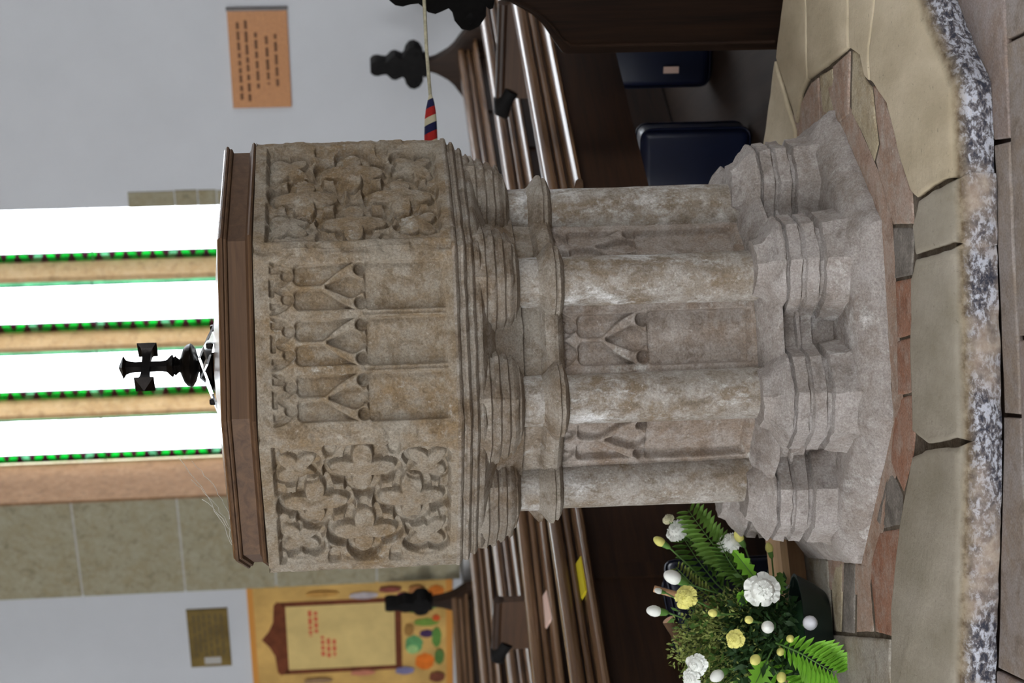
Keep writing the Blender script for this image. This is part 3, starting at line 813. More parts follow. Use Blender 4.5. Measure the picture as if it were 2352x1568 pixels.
octa_loft([(.066, CA + .004), (.070, CA + .009), (.073, CA + .006), (.092, CA - .16), (.112, .11), (.122, .02)], 1).build('lid_top', M['oak_top'], cover, 15)
# iron furniture: straps, plate, bolts, knob and cross
for k in range(4):
    a = k * math.pi / 2 + R(18)
    d = Vector((math.cos(a), math.sin(a), 0)); n = Vector((-d.y, d.x, 0))
    zr = lambda r: .1535 - r * .34
    pts = []
    prof = [(.0, .034), (.06, .030), (.085, .020), (.11, .026), (.125, .012), (.132, .0)]
    top = [d * r + n * w + Vector((0, 0, zr(r))) for r, w in prof] + [d * r - n * w + Vector((0, 0, zr(r))) for r, w in prof[::-1][1:]]
    bot = [p - Vector((0, 0, .005)) for p in top]
    m = len(top)
    MB().add(top + bot, [tuple(range(m)), tuple(range(2 * m - 1, m - 1, -1))] + [((i + 1) % m, i, m + i, m + (i + 1) % m) for i in range(m)]).build('strap', M['plate'], cover)
    p = d * .095
    MB().lathe([(zr(.095) - .004, .008), (zr(.095) + .006, .008), (zr(.095) + .009, .0055)], 6, (p.x, p.y)).build('bolt', M['iron'], cover)
MB().lathe([(.122, .062), (.130, .058), (.138, .042), (.147, .023), (.153, .015), (.160, .0135)], 24).build('flange', M['iron'], cover, 40)
MB().lathe([(.153, .0135), (.157, .022), (.162, .038), (.168, .047), (.173, .0505), (.176, .049), (.182, .047), (.189, .039), (.195, .024), (.199, .014), (.205, .011)], 32).build('knob', M['iron'], cover, 50)
cross = MB()
def arm(mb, o, d, s, L, r0, r1, tip):
    """square bar flaring to a pointed four-sided end"""
    d, s = Vector(d), Vector(s); t = d.cross(s); o = Vector(o)
    pr = [(0, r0), (L * .45, r0), (L * .66, r0 * 1.15), (L * .80, r1 * .62), (L * .92, r1), (L + tip, r1 * .08)]
    mb.loft([[o + d * l + s * r * a + t * r * b for a, b in ((1, 1), (-1, 1), (-1, -1), (1, -1))] for l, r in pr])
cc = Vector((0, 0, .275))
arm(cross, cc, (0, 0, 1), (1, 0, 0), .056, .0085, .019, .006)
arm(cross, cc, (1, 0, 0), (0, 1, 0), .060, .0095, .0225, .016)
arm(cross, cc, (-1, 0, 0), (0, 1, 0), .060, .0095, .0225, .016)
cross.loft([[(x * r, y * r, z) for x, y in ((1, 1), (-1, 1), (-1, -1), (1, -1))] for z, r in [(.283, .0085), (.240, .0085), (.228, .010), (.220, .016), (.214, .019), (.212, .014), (.208, .016), (.204, .013), (.198, .010)]])
co = cross.build('cross', M['iron'], cover, 25)
co.rotation_euler = (0, 0, R(36))

# ================================================================== PEWS
BD = R(41)
def end_profile():
    h = [(.20, 0.0), (.20, .585), (.195, .598), (.175, .612), (.14, .635), (.105, .658), (.078, .685), (.058, .715), (.040, .745), (.031, .770), (.030, .785), (.052, .788), (.055, .798), (.048, .806), (.075, .806), (.104, .822), (.118, .848), (.112, .872), (.088, .890), (.062, .896), (.050, .906), (.058, .922), (.066, .940), (.060, .960), (.044, .974), (.034, .985), (.036, 1.005), (.042, 1.025), (.038, 1.045), (.024, 1.06)]
    return h + [(-y, z) for y, z in h[::-1]]
def end_mesh(name, pts, th, mat, zcut0=None):
    bm_ = bmesh.new()
    vs = [bm_.verts.new((-th / 2, y, z)) for y, z in pts]
    f = bm_.faces.new(vs)
    bmesh.ops.recalc_face_normals(bm_, faces=[f])
    r = bmesh.ops.extrude_face_region(bm_, geom=[f])
    bmesh.ops.translate(bm_, vec=(th, 0, 0), verts=[g for g in r['geom'] if isinstance(g, bmesh.types.BMVert)])
    bmesh.ops.recalc_face_normals(bm_, faces=bm_.faces)
    rim = [e for e in bm_.edges if abs(e.verts[0].co.x - e.verts[1].co.x) < 1e-6]
    bmesh.ops.bevel(bm_, geom=rim, offset=min(.008, th * .18), segments=2, affect='EDGES', profile=.6)
    me = bpy.data.meshes.new(name); bm_.to_mesh(me); bm_.free()
    me.shade_smooth(); me.set_sharp_from_angle(angle=R(35)); me.materials.append(mat)
    return me
EP = end_profile()
half = len(EP) // 2
low = EP[:11] + EP[-11:]
head = EP[10:-10]
ME_END = end_mesh('bench_end', low, .055, M['pew_end'])
ME_HEAD = end_mesh('poppyhead', head, .075, M['pew_head'])
def bench_end_parts(parent, x, yc, mould=True):
    e = new_obj('bench_end', ME_END, parent); e.location = (x, yc, 0)
    hd = new_obj('poppyhead', ME_HEAD, e)
    # carved fleshy leaves on the head
    mb = MB()
    for sy in (-1, 1):
        for cy, czz, r in ((.078, .848, .036), (.030, .94, .028), (.018, 1.035, .020)):
            mb.lathe([(czz - r, r * .2), (czz - r * .6, r * .8), (czz, r), (czz + r * .6, r * .8), (czz + r, r * .2)], 10, (0, sy * cy), 1.25, 1.0)
    mb.build('carved_leaves', M['pew_head'], hd, 60)
    if mould:
        pth = [(-.030, sy_, zz_) for sy_, zz_ in [(.172, .02), (.172, .575), (.150, .602), (.112, .628), (.082, .655), (.056, .690), (.036, .728), (.022, .758)]]
        MB().tube(pth, .005, 6).build('edge_moulding', M['pew_end'], e, 60)
        MB().tube([(a, -b, c) for a, b, c in pth], .005, 6).build('edge_moulding', M['pew_end'], e, 60)
    return e

def bench(p, q, label, ztop=.64, zbot=.0, far_end=False, near_end=False, seat=True, stiles=True, railmat='pew_rail'):
    p, q = Vector((p[0], p[1], 0)), Vector((q[0], q[1], 0))
    d = q - p; L = d.length
    t = thing('church_pew', label, 'pew', (p.x, p.y, FLOOR_Z), math.atan2(d.y, d.x), 'oak pews behind the font')
    xm = L / 2
    MB().box((xm, .0, (ztop - .03 + zbot) / 2), (L, .022, ztop - .03 - zbot)).build('back_panel', M['pew'], t)
    MB().loft([[(x, y, z) for y, z in ((-.026, ztop - .034), (-.034, ztop - .024), (-.034, ztop - .010), (-.027, ztop - .002), (-.012, ztop), (.018, ztop), (.03, ztop - .006), (.032, ztop - .03), (.02, ztop - .036))] for x in (0, L)]).build('top_rail', M[railmat], t, 50)
    MB().tube([(0, -.020, ztop - .050), (L, -.020, ztop - .050)], .0105, 12).build('bead', M[railmat], t, 60)
    MB().loft([[(x, y, z) for y, z in ((-.012, ztop - .100), (-.078, ztop - .094), (-.086, ztop - .088), (-.086, ztop - .080), (-.080, ztop - .074), (-.012, ztop - .066))] for x in (0, L)]).build('book_ledge', M[railmat], t, 40)
    if stiles:
        k = max(2, int(L / .42)); 
        for i in range(k + 1):
            MB().box((min(max(L * i / k, .03), L - .03), -.0145, (zbot + ztop - .10) / 2), (.05, .012, ztop - .10 - zbot)).build('stile', M['pew'], t)
    if seat:
        MB().box((xm, .20, .34), (L, .34, .028)).build('seat', M['pew'], t)
        for x in (.08, L - .08):
            MB().box((x, .20, .163), (.04, .30, .326)).build('leg', M['pew'], t)
    if zbot > 0:
        for x in (.03, L - .03):
            MB().box((x, .0, zbot / 2), (.05, .03, zbot)).build('post', M['pew'], t)
    if far_end: bench_end_parts(t, L + .028, .06, False)
    if near_end: bench_end_parts(t, -.028, .0)
    return t

eb = Vector((math.sin(BD), math.cos(BD)))
bench((.985, .505), (1.95, 1.61), 'nearest right pew with big dark carved bench end at the frame edge', near_end=True, ztop=.60, seat=False)
bench((.405, .708), (1.60, 2.04), 'right pew with pale worn rails just behind the blue kneelers', zbot=.35, seat=False, stiles=False)
bench((.40, 1.79), (1.75, 3.33), 'second right pew row behind the font with low end panel')
bench((.45, 3.08), (1.44, 4.33), 'farthest right pew ending in a dark poppyhead below the wooden plaque', far_end=True)
bench((-1.30, .085), (-.30, 1.20), 'nearest left pew with yellow leaflet on its ledge behind the flowers', railmat='pew_rail')
bench((-1.5, 1.21), (-.25, 2.33), 'second left pew row behind the flowers with a pink paper on it')
bench((-1.62, 2.15), (-.55, 3.53), 'third left pew row beyond the flowers')
bench((-2.0, 3.80), (-.70, 5.08), 'fourth left pew row in front of the pier')
bench((-2.35, 5.40), (-1.40, 6.00), 'farthest left pew with dark poppyhead in front of the poster', far_end=True, ztop=.68)

M['pew_mid'] = wood_mat('mid_brown_pew_oak', (60, 42, 30), (84, 60, 42), .5, 'x', 1.0, .4)
def end_panel(p, q, ztop, label, knob):
    p, q = Vector(p), Vector(q); d = q - p; L = d.length
    t = thing('pew_end_panel', label, 'pew end', (p.x, p.y, FLOOR_Z), math.atan2(d.y, d.x), 'low plain pew ends')
    MB().box((L / 2, 0, ztop - .14), (L, .03, .24)).build('panel', M['pew_mid'], t)
    MB().box((.03, 0, (ztop - .26) / 2), (.05, .03, ztop - .26)).build('post', M['pew'], t)
    MB().tube([(0, 0, ztop - .012), (L, 0, ztop - .012)], .020, 10).build('cap', M['pew'], t, 60)
    if knob:
        MB().tube([(L - .03, 0, ztop - .05), (L + .02, 0, ztop - .02), (L + .06, 0, ztop - .02), (L + .085, 0, ztop - .035)], [.03, .034, .030, .012], 12).build('scroll', M['pew_head'], t, 60)
    return t
end_panel((1.18, 1.78), (.90, 2.03), .655, 'plain brown pew end between the right-hand pew rows', True)
end_panel((-.90, 2.35), (-1.10, 2.52), .700, 'dark plain pew end between the left-hand pew rows', True)

# ---- leaflets left on the ledges
M['yellow_paper'] = plain_mat('yellow_paper', (214, 196, 44), .7, .2)
M['pink_paper'] = plain_mat('pale_pink_paper', (226, 196, 182), .7, .2)
def leaflet(name, label, c, size, mat, tilt=20):
    t = thing(name, label, 'leaflet', c, math.pi / 2 - BD)
    rot = Matrix.Rotation(R(tilt), 3, 'X')
    MB().box((0, 0, .004), (size[0], size[1], .004), rot).build('sheet', mat, t)
    MB().box((0, .003, .0085), (size[0] * .97, size[1] * .9, .003), rot).build('inner_sheet', mat, t)
leaflet('leaflet', 'bright yellow leaflet lying on the near left pew ledge', (-.632, .775, .4905), (.13, .055), M['yellow_paper'])
leaflet('leaflet', 'pale pink sheet lying on the second left pew ledge', (-.852, 1.735, .490), (.13, .055), M['pink_paper'])

# ---- blue kneelers standing on end
def kneeler(label, loc, rz, size, tilt=0):
    t = thing('kneeler', label, 'kneeler', loc, rz, 'navy blue kneelers')
    bm_ = bmesh.new(); bmesh.ops.create_cube(bm_, size=1.0)
    for v in bm_.verts: v.co = Vector((v.co.x * size[0], v.co.y * size[1], (v.co.z + .5) * size[2]))
    bmesh.ops.bevel(bm_, geom=bm_.edges[:] , offset=.028, segments=4, affect='EDGES', profile=.5)
    me = bpy.data.meshes.new('cushion'); bm_.to_mesh(me); bm_.free(); me.shade_smooth()
    o = new_obj('cushion', me, t, M['vinyl']); o.rotation_euler = (tilt, 0, 0)
    w, dd, h = size
    for y in (-dd / 2 + .012, dd / 2 - .012):
        loop = []
        r = .03
        for cxx, czz, a0 in ((w / 2 - r, h - r, 0), (-w / 2 + r, h - r, 90), (-w / 2 + r, r, 180), (w / 2 - r, r, 270)):
            for a in range(0, 91, 30): loop.append((cxx + r * math.cos(R(a0 + a)), y, czz + r * math.sin(R(a0 + a))))
        o2 = MB().tube(loop + [loop[0]], .0035, 6).build('piping', M['vinyl'], t, 60); o2.rotation_euler = (tilt, 0, 0)
    return t
kneeler('navy kneeler standing on end just right of the font stem', (.56, 1.06, FLOOR_Z), R(-18), (.20, .11, .325))
k2 = kneeler('navy kneeler with white tag beside the large dark bench end', (.965, 1.56, FLOOR_Z), R(-24), (.21, .11, .36))
MB().box((-.045, -.060, .13), (.022, .003, .05)).build('tag', M['pink_paper'], k2)
kneeler('navy kneeler half hidden behind the flower arrangement', (-.70, .595, FLOOR_Z), R(48), (.27, .10, .36))

# ---- striped bell-rope sally slung from the bench end towards the font
M['rope'] = plain_mat('pale_hemp_rope', (176, 170, 146), .9, .1, .3, 90)
def sally_mat():
    m, nt, bs = nodes_of('red_white_blue_sally')
    v = coords(nt, (1, 1, 1), 'obj')
    sx = N(nt, 'ShaderNodeSeparateXYZ'); nt.links.new(v, sx.inputs[0])
    ad = N(nt, 'ShaderNodeMath', operation='MULTIPLY_ADD'); nt.links.new(sx.outputs['Z'], ad.inputs[0]); ad.inputs[1].default_value = .45; nt.links.new(sx.outputs['X'], ad.inputs[2])
    ml = N(nt, 'ShaderNodeMath', operation='MULTIPLY'); nt.links.new(ad.outputs[0], ml.inputs[0]); ml.inputs[1].default_value = 1 / .063
    fr = N(nt, 'ShaderNodeMath', operation='FRACT'); nt.links.new(ml.outputs[0], fr.inputs[0])
    r = N(nt, 'ShaderNodeValToRGB'); r.color_ramp.interpolation = 'CONSTANT'
    e = r.color_ramp.elements; e[0].position, e[0].color = 0, srgb(176, 34, 30); e[1].position, e[1].color = .36, srgb(24, 26, 70)
    x = e.new(.70); x.color = srgb(206, 198, 168)
    nt.links.new(fr.outputs[0], r.inputs['Fac']); nt.links.new(r.outputs['Color'], bs.inputs['Base Color'])
    bs.inputs['Roughness'].default_value = .95
    bump(nt, bs, noise_tex(nt, v, 300, 4, .6), .5, .004)
    return m
M['sally'] = sally_mat()
rope = thing('bell_rope', 'thin bell rope with red white and blue striped sally behind the bowl', 'rope')
Z_ = .889
pth = [(.655, .365, Z_ - .002), (.70, .37, Z_), (.78, .38, Z_ + .003), (.86, .40, Z_ + .003), (.92, .42, Z_ + .003), (.985, .452, Z_ + .003)]
MB().tube(pth, [.0045] * 6, 8).build('rope', M['rope'], rope, 60)
rn = MB()
for tw in range(2):  # loop round the neck of the carved head
    loop = [(.985 + .058 * math.cos(a), .505 + .062 * math.sin(a), Z_ - .01 + .008 * tw) for a in np.linspace(-1.57, 4.71, 20)]
    rn.tube(loop, .0045, 8)
rn.build('rope_loop', M['rope'], rope, 60)
sal = MB().tube([(.668, .366, Z_ - .002), (.655, .365, Z_ - .002), (.645, .363, Z_ - .002), (.625, .361, Z_ - .001), (.60, .358, Z_), (.56, .357, Z_ + .001), (.50, .357, Z_ + .002), (.44, .365, Z_ + .004), (.40, .37, Z_ + .005), (.38, .372, Z_ + .005)], [.003, .0065, .009, .013, .0155, .017, .017, .016, .012, .004], 14)
sal.build('sally', M['sally'], rope, 60)
MB().tube([(.385, .372, Z_ + .005), (.36, .366, Z_ + .008), (.335, .352, Z_ + .010)], .0045, 8).build('rope_tail', M['rope'], rope, 60)

# ---- timber batten at the back of the step
M['batten'] = wood_mat('pale_pine_batten', (190, 152, 112), (208, 174, 134), .6, 'x', 1.0, .3)
M['batten_side'] = wood_mat('brown_batten', (108, 78, 52), (128, 96, 66), .6, 'x', 1.0, .3)
bt = thing('timber_batten', 'pale pine batten lying on the step behind the flowers', 'batten', (-.70, .235, .0), R(18))
MB().box((0, .0, .053), (.62, .15, .018)).build('top_board', M['batten'], bt)
MB().box((0, -.045, .022), (.62, .03, .044)).build('side_board', M['batten_side'], bt)

# ================================================================== FLOWERS
FLOWERS = [
  ('white', -0.571, -0.060, 0.174, 0.0400),
  ('yellow', -0.583, -0.020, 0.352, 0.0272),
  ('white', -0.446, 0.220, 0.323, 0.0299),
  ('cream', -0.421, 0.220, 0.344, 0.0150),
  ('white', -0.472, 0.130, 0.211, 0.0293),
  ('bud_yellow', -0.463, 0.110, 0.189, 0.0146),
  ('bud_yellow', -0.495, 0.120, 0.113, 0.0125),
  ('bud_yellow', -0.470, 0.150, 0.377, 0.0147),
  ('bud_white', -0.544, 0.040, 0.367, 0.0215),
  ('bud_white', -0.625, 0.060, 0.411, 0.0175),
  ('bud_white', -0.586, 0.120, 0.389, 0.0094),
  ('bud_yellow', -0.620, -0.050, 0.292, 0.0120),
  ('bud_yellow', -0.635, -0.080, 0.214, 0.0119),
  ('yellow', -0.680, -0.070, 0.247, 0.0219),
  ('bud_white', -0.654, -0.080, 0.170, 0.0189),
  ('ball', -0.654, -0.050, 0.062, 0.0180),
  ('bud_yellow', -0.687, -0.060, 0.113, 0.0120),
  ('bud_yellow', -0.718, -0.050, 0.135, 0.0120),
  ('bud_yellow', -0.730, -0.070, 0.200, 0.0159),
  ('white', -0.745, -0.020, 0.332, 0.0262),
  ('white', -0.777, -0.020, 0.346, 0.0222),
  ('bud_white', -0.770, -0.030, 0.283, 0.0181),
  ('bud_yellow', -0.772, -0.080, 0.142, 0.0149),
]
M['tray'] = plain_mat('dark_green_plastic', (22, 34, 30), .38, .5, .1, 20)
M['oasis'] = plain_mat('dark_green_foam', (34, 58, 36), .9, .1, .3, 60)
M['p_white'] = plain_mat('white_petals', (236, 238, 232), .6, .3, .06, 40)
M['p_cream'] = plain_mat('cream_petals', (222, 218, 184), .6, .3, .08, 40)
M['p_yellow'] = plain_mat('pale_yellow_petals', (226, 220, 128), .6, .3, .10, 40)
M['p_ball'] = plain_mat('round_white_bud', (232, 232, 240), .5, .4, .03, 40)
M['calyx'] = plain_mat('green_calyx', (92, 132, 62), .6, .3, .2, 30)
M['stem'] = plain_mat('green_stem', (84, 118, 58), .6, .3, .2, 30)
M['leaf_a'] = plain_mat('mid_green_leaf', (78, 112, 46), .6, .3, .35, 25)
M['leaf_b'] = plain_mat('olive_filler', (126, 136, 72), .7, .2, .3, 25)
M['leaf_c'] = plain_mat('fresh_green_leaf', (110, 164, 48), .55, .3, .2, 20)
M['leaf_d'] = plain_mat('soft_green_frond', (110, 146, 66), .6, .3, .25, 30)
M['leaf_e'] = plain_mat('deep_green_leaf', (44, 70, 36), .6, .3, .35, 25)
M['bark'] = plain_mat('rough_bark', (86, 66, 50), .9, .1, .3, 60, 0, .6, 60)
M['cutwood'] = plain_mat('peach_cut_stick', (206, 162, 124), .7, .2, .15, 30)
tray = thing('flower_tray', 'shallow dark green plastic tray holding the flower arrangement', 'tray', (-.705, .035, .0))
MB().lathe([(.0, .095), (.004, .10), (.03, .118), (.066, .135), (.074, .140), (.0745, .134), (.066, .128), (.03, .11)], 40, (0, 0), 1.12, .60).build('tray_shell', M['tray'], tray, 40)
MB().lathe([(.012, .09), (.06, .085), (.095, .070), (.10, .05)], 20, (0, 0), 1.1, .57).build('foam_block', M['oasis'], tray, 40)
ROOT = Vector((-.70, .08, .10))
def petal_layers(mb, c, ax, r, layers, seed):
    """ruffled carnation head: rings of frilled petals around axis ax"""
    rr = random.Random(seed)
    ax = ax.normalized(); u = ax.orthogonal().normalized(); v = ax.cross(u)
    for n, rad, lift, open_ in layers:
        ph = rr.random() * 6.28
        for i in range(n):
            a = ph + 2 * math.pi * i / n + rr.uniform(-.15, .15)
            d = u * math.cos(a) + v * math.sin(a); s = ax.cross(d)
            R_ = r * rad * rr.uniform(.9, 1.08); wid = R_ * 1.25 * math.sin(math.pi / max(n, 5)) * 1.5
            grid = []
            nu, nv = 6, 4
            for j in range(nv + 1):
                t = j / nv; row = []
                for k in range(nu + 1):
                    q = (k / nu - .5) * 2
                    reach = R_ * t * (1 - .14 * q * q * t)
                    fr = r * .10 * t * t * math.sin(q * 7 + a * 3 + seed) + (r * .05 * (1 if k % 2 else -1) if j == nv else 0)
                    p = c + d * (reach * open_) + ax * (r * lift * (1 - t * .2) + R_ * t * (1 - open_) * .9 - r * .25 * t * t * open_ + fr) + s * (q * wid * (t ** .6) * .5)
                    row.append(p)
                grid.append(row)
            vs = [p for row in grid for p in row]
            mb.add(vs, [(j * (nu + 1) + k, j * (nu + 1) + k + 1, (j + 1) * (nu + 1) + k + 1, (j + 1) * (nu + 1) + k) for j in range(nv) for k in range(nu)])
FL_LAB = {
 0: 'largest white carnation facing forward low in the arrangement', 1: 'frilled pale yellow carnation near the top of the arrangement',
 2: 'white carnation high beside the font shaft', 3: 'small cream bloom topmost beside the font shaft', 4: 'white carnation half open beside the shaft base',
 5: 'yellow bud touching the white carnation by the shaft base', 6: 'small yellow bud above the pine batten', 7: 'yellow bud standing clear against the dark pew, near the shaft',
 8: 'plump white bud below the tall yellow bud', 9: 'round white bud at the tip of a leaning stem, tallest of the arrangement', 10: 'tiny pale bud beside the peach cut stick',
 11: 'small yellow bud under the frilled yellow carnation', 12: 'small yellow bud left of the largest white carnation', 13: 'open pale yellow bloom in the middle of the filler',
 14: 'bluish white bud below the largest carnation', 15: 'smooth round white bud in front of the dark tray', 16: 'yellow bud just above the bottom fern', 17: 'slim yellow-green bud above the tray',
 18: 'soft yellow bud at mid height on the left', 19: 'upright white carnation at the left edge of the frame', 20: 'white carnation cut by the frame at the far left',
 21: 'half-open white bud at the left frame edge', 22: 'yellow-green bud low at the left frame edge'}
cam_dir = Vector((0.05, -1, .12))
for i, (kind, x, y, z, r) in enumerate(FLOWERS):
    c = Vector((x, y, z))
    out = (c - ROOT).normalized()
    if i == 0: ax = Vector((.1, -1, .1))
    elif kind in ('white', 'yellow', 'cream'): ax = out * .7 + cam_dir * .8
    else: ax = out + Vector((0, -.15, .15))
    ax.normalize()
    nm = 'carnation' if kind in ('white', 'yellow', 'cream') else 'flower_bud'
    t = thing(nm, FL_LAB[i], 'flower', (0, 0, 0), 0, 'carnations in the flower arrangement' if nm == 'carnation' else 'buds in the flower arrangement')
    mat = M['p_white'] if 'white' in kind else M['p_yellow'] if 'yellow' in kind else M['p_cream'] if kind == 'cream' else M['p_ball']
    base = c - ax * r * .8
    if nm == 'carnation':
        mb = MB(); petal_layers(mb, c - ax * r * .25, ax, r, [(9, 1.12, .05, .95), (8, .98, .2, .82), (7, .8, .34, .66), (6, .6, .46, .48), (4, .4, .55, .3)], i + 1)
        u_ = ax.orthogonal().normalized()
        mb.tube([c - ax * r * .55, c - ax * r * .4, c - ax * r * .1, c + ax * r * .15, c + ax * r * .3], [r * .3, r * .62, r * .72, r * .5, r * .1], 14)
        mb.build('blossom', mat, t, 80)
        cal_r = r * .30
    else:
        u = ax.orthogonal().normalized()
        L = r * (1.0 if kind == 'ball' else 1.15)
        path = [c + ax * (L * s_) for s_ in (-1, -.85, -.5, -.1, .3, .65, .88, 1.0)]
        rad = [r * k_ * (1 if kind == 'ball' else .8) for k_ in ((.15, .5, .84, .98, .92, .70, .46, .12))]
        mb = MB().tube(path, rad, 14)
        if kind != 'ball': petal_layers(mb, c + ax * r * .2, ax, r * .85, [(6, 1.05, -.1, .62), (6, .95, .15, .48), (5, .8, .35, .32)], i + 40)
        mb.build('bud', mat, t, 70)
        cal_r = r * .55
    MB().tube([base - ax * r * 1.3, base - ax * r * .9, base - ax * r * .2, base + ax * r * .15], [cal_r * .35, cal_r * .8, cal_r, cal_r * 1.05], 10).build('calyx', M['calyx'], t, 60)
    st = base - ax * r * 1.25
    foot = ROOT + Vector((random.uniform(-.07, .07), random.uniform(-.03, .04), -.03))
    mid = st.lerp(foot, .5) + Vector((0, 0, .02)) - ax * .02
    MB().tube([st, st.lerp(mid, .5) - ax * .008, mid, foot], .0022, 6).build('stem', M['stem'], t, 60)

def frond(name, label, pts, wid, n, mat, seed, droop=.15, face=Vector((0, -1, .1)), ov=.62):
    """fern-like frond: a rachis with pinnae on both sides"""
    rr = random.Random(seed)
    pts = [Vector(p) for p in pts]
    def at(t):
        k = t * (len(pts) - 1); i = min(int(k), len(pts) - 2); return pts[i].lerp(pts[i + 1], k - i)
    t0 = thing(name, label, 'fern', (0, 0, 0), 0, 'fern fronds in the flower arrangement')
    MB().tube([at(k / 10) for k in range(11)], [.0028 * (1 - .07 * k) for k in range(11)], 6).build('rachis', M['stem'], t0, 60)
    me = None
    for i in range(n):
        tt = (i + .5) / n; p = at(tt); tan = (at(min(tt + .03, 1)) - at(max(tt - .03, 0))).normalized()
        side = tan.cross(face).normalized(); L = wid * math.sin(math.pi * (.18 + .80 * (1 - tt))) ** .7 * rr.uniform(.85, 1.1)
        for s in (-1, 1):
            d = (side * s + tan * .55).normalized(); w = tan * (L * .16) ; nn = face * .006
            v = [p, p + d * L * .35 + w * .9 + nn, p + d * L * .75 + w * .7, p + d * L - face * (-droop * L * .3), p + d * L * .7 - w * .8, p + d * L * .3 - w * .9 + nn]
            w2 = p + d * L * .5 - nn
            MB().add(v + [w2], [(0, 1, 6), (1, 2, 6), (2, 3, 6), (3, 4, 6), (4, 5, 6), (5, 0, 6)]).build('leaflet_blade', mat, t0)
    return t0
frond('fern_frond', 'broad pale green fern frond slanting up beside the shaft', [(-.60, .11, .14), (-.55, .13, .195), (-.48, .17, .245), (-.40, .20, .295)], .055, 22, M['leaf_d'], 3)
frond('fern_frond', 'bright green fern frond hanging over the tray front', [(-.70, -.03, .14), (-.715, -.085, .10), (-.74, -.11, .06), (-.765, -.12, .02)], .075, 14, M['leaf_c'], 4)
frond('fern_frond', 'bright green fern tip drooping at the left frame edge', [(-.74, .0, .16), (-.79, -.05, .13), (-.82, -.07, .09), (-.84, -.08, .05)], .06, 12, M['leaf_c'], 5)
frond('fern_frond', 'dark fern frond rising behind the white carnations', [(-.66, .16, .12), (-.60, .20, .22), (-.53, .22, .27), (-.46, .24, .31)], .05, 16, M['leaf_a'], 6)
def lobed_leaf(label, base, tip, wid, mat, face=Vector((0, -1, .2))):
    base, tip = Vector(base), Vector(tip); d = tip - base; L = d.length; d.normalize(); s = d.cross(face).normalized()
    prof = [(.0, .05), (.12, .25), (.18, .6), (.26, .38), (.36, .95), (.46, .5), (.56, 1.0), (.66, .5), (.76, .75), (.84, .35), (.94, .4), (1.0, .0)]
    t = thing('lobed_leaf', label, 'leaf', (0, 0, 0), 0, 'lobed leaves in the flower arrangement')
    n = len(prof)
    vs = [base + d * L * a + s * wid * w + face * (.012 * w) for a, w in prof] + [base + d * L * a for a, w in prof] + [base + d * L * a - s * wid * w + face * (.012 * w) for a, w in prof]
    fs = [(i, i + 1, n + i + 1, n + i) for i in range(n - 1)] + [(n + i, n + i + 1, 2 * n + i + 1, 2 * n + i) for i in range(n - 1)]
    MB().add(vs, fs).build('blade', mat, t)
    MB().tube([base - d * .03, base, base + d * L * .9], [.0025, .0022, .001], 6).build('midrib', M['stem'], t, 60)
lobed_leaf('bright yellow-green lobed leaf above the largest white carnation', (-.555, -.005, .175), (-.485, .03, .222), .021, M['leaf_c'])
lobed_leaf('bright green lobed leaf left of the largest white carnation', (-.60, .0, .19), (-.585, -.01, .225), .022, M['leaf_c'])
lobed_leaf('mid green lobed leaf low beside the batten', (-.60, .02, .12), (-.545, .05, .105), .020, M['leaf_a'])
frond('fern_frond', 'small feathery frond below the white bloom by the shaft', [(-.60, .08, .15), (-.56, .10, .19), (-.52, .12, .215), (-.47, .13, .235)], .035, 16, M['leaf_a'], 8)
frond('fern_frond', 'thin feathery frond over the blue kneeler', [(-.64, .09, .20), (-.60, .10, .27), (-.57, .11, .31), (-.53, .12, .345)], .03, 16, M['leaf_b'], 9)
lobed_leaf('green lobed leaf at the lower left of the arrangement', (-.74, -.02, .16), (-.80, -.04, .20), .032, M['leaf_c'])
for nm, lab, path, rad, mt in (('cut_branch', 'short thick cut branch with rough bark', [(-.66, .14, .365), (-.70, .145, .34), (-.722, .15, .322)], [.015, .016, .0155], 'bark'),
                               ('cut_stick', 'peach-coloured peeled stick poking out of the flowers', [(-.583, .14, .396), (-.60, .13, .34), (-.62, .12, .297), (-.67, .10, .15)], [.0085, .0085, .008, .007], 'cutwood')):
    t = thing(nm, lab, 'branch', (0, 0, 0))
    MB().tube(path, rad, 12).build('wood', M[mt], t, 60, .0015, 60)
    a, b = Vector(path[0]), Vector(path[1]); e = (a - b).normalized()
    MB().tube([a - e * .0005, a + e * .001], [rad[0] * .92, rad[0] * .92], 12).build('cut_face', M['cutwood'], t, 60)

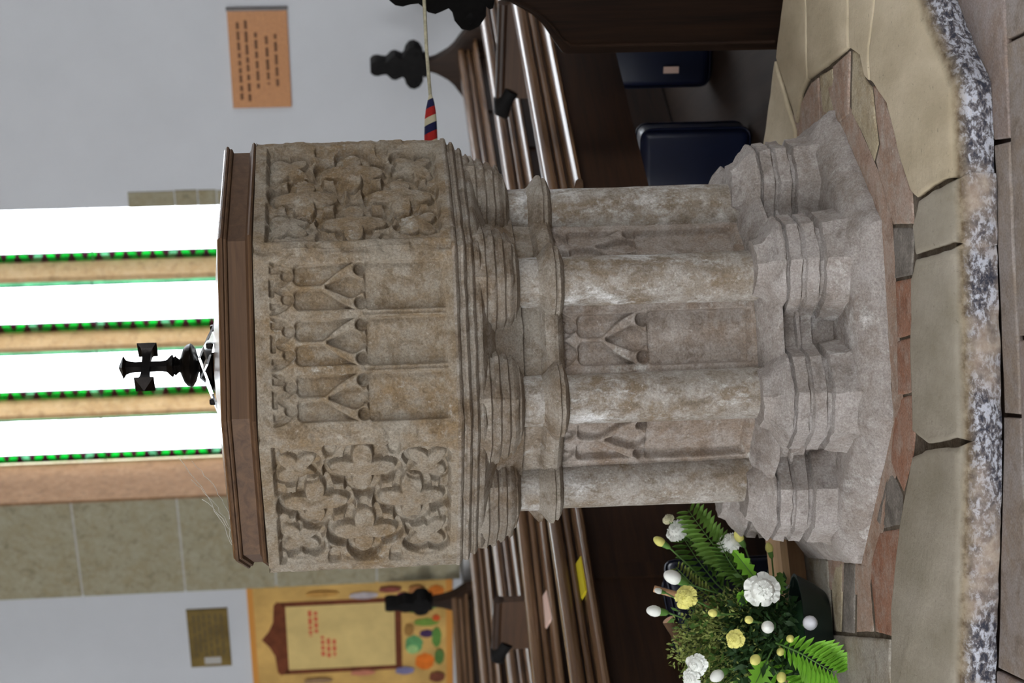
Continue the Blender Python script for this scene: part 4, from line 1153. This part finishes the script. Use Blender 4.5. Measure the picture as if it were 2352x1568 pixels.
# uncountable sprigs of filler between the blooms
def filler(name, label, n, mat, size, seed, center, rad, sprig):
    r = np.random.default_rng(seed); mb = MB()
    C0 = Vector(center)
    for _ in range(n):
        v = r.normal(size=3); v /= np.linalg.norm(v); q = r.random() ** .45
        tip = C0 + Vector((v[0] * rad[0], v[1] * rad[1], abs(v[2]) * rad[2] if v[2] < -.5 else v[2] * rad[2])) * q
        if tip.z < .055 or (tip.x > -.43): continue
        out = (tip - ROOT).normalized()
        if r.random() < .35: mb.tube([tip - out * .06, tip], [.0012, .0008], 4)
        for _k in range(sprig):
            d = (out * .6 + Vector(r.normal(size=3)) * .6).normalized(); s = d.orthogonal().normalized(); s = (Matrix.Rotation(r.random() * 6.28, 3, d) @ s)
            o_ = tip + Vector(r.normal(size=3)) * .011; L = size * (.6 + .8 * r.random())
            mb.add([o_, o_ + d * L * .5 + s * L * .22, o_ + d * L, o_ + d * L * .5 - s * L * .22], [(0, 1, 2, 3)])
    o = mb.build(name, mat)
    return tag(o, label, 'foliage', kind='stuff')
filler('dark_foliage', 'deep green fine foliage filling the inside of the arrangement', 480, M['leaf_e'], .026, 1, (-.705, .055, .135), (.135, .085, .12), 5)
filler('green_foliage', 'mid green leafy sprigs among the carnations', 210, M['leaf_a'], .020, 2, (-.72, .08, .20), (.15, .07, .15), 5)
filler('filler_sprigs', 'olive yellow-green filler sprigs with tiny buds', 380, M['leaf_b'], .011, 3, (-.72, .06, .225), (.14, .08, .145), 9)

# ---- cobweb threads between cover and cross
M['web'] = plain_mat('dusty_cobweb', (200, 198, 190), .8, .2)
wb = thing('cobweb', 'dusty cobweb threads hanging off the left edge of the cover', 'cobweb')
wr = random.Random(4)
for a, b in (((-.21, 0, 1.515), (-.405, -.25, 1.375)), ((-.222, .0, 1.483), (-.33, -.31, 1.377)), ((-.26, -.06, 1.478), (-.37, -.28, 1.377)), ((-.30, -.115, 1.45), (-.40, -.22, 1.377))):
    a, b = Vector(a), Vector(b)
    MB().tube([a.lerp(b, k / 12) + Vector((wr.uniform(-.003, .003), 0, wr.uniform(-.004, .002) - .012 * math.sin(math.pi * k / 12))) for k in range(13)], [wr.uniform(.0004, .0009) for _ in range(13)], 4).build('thread', M['web'], wb)
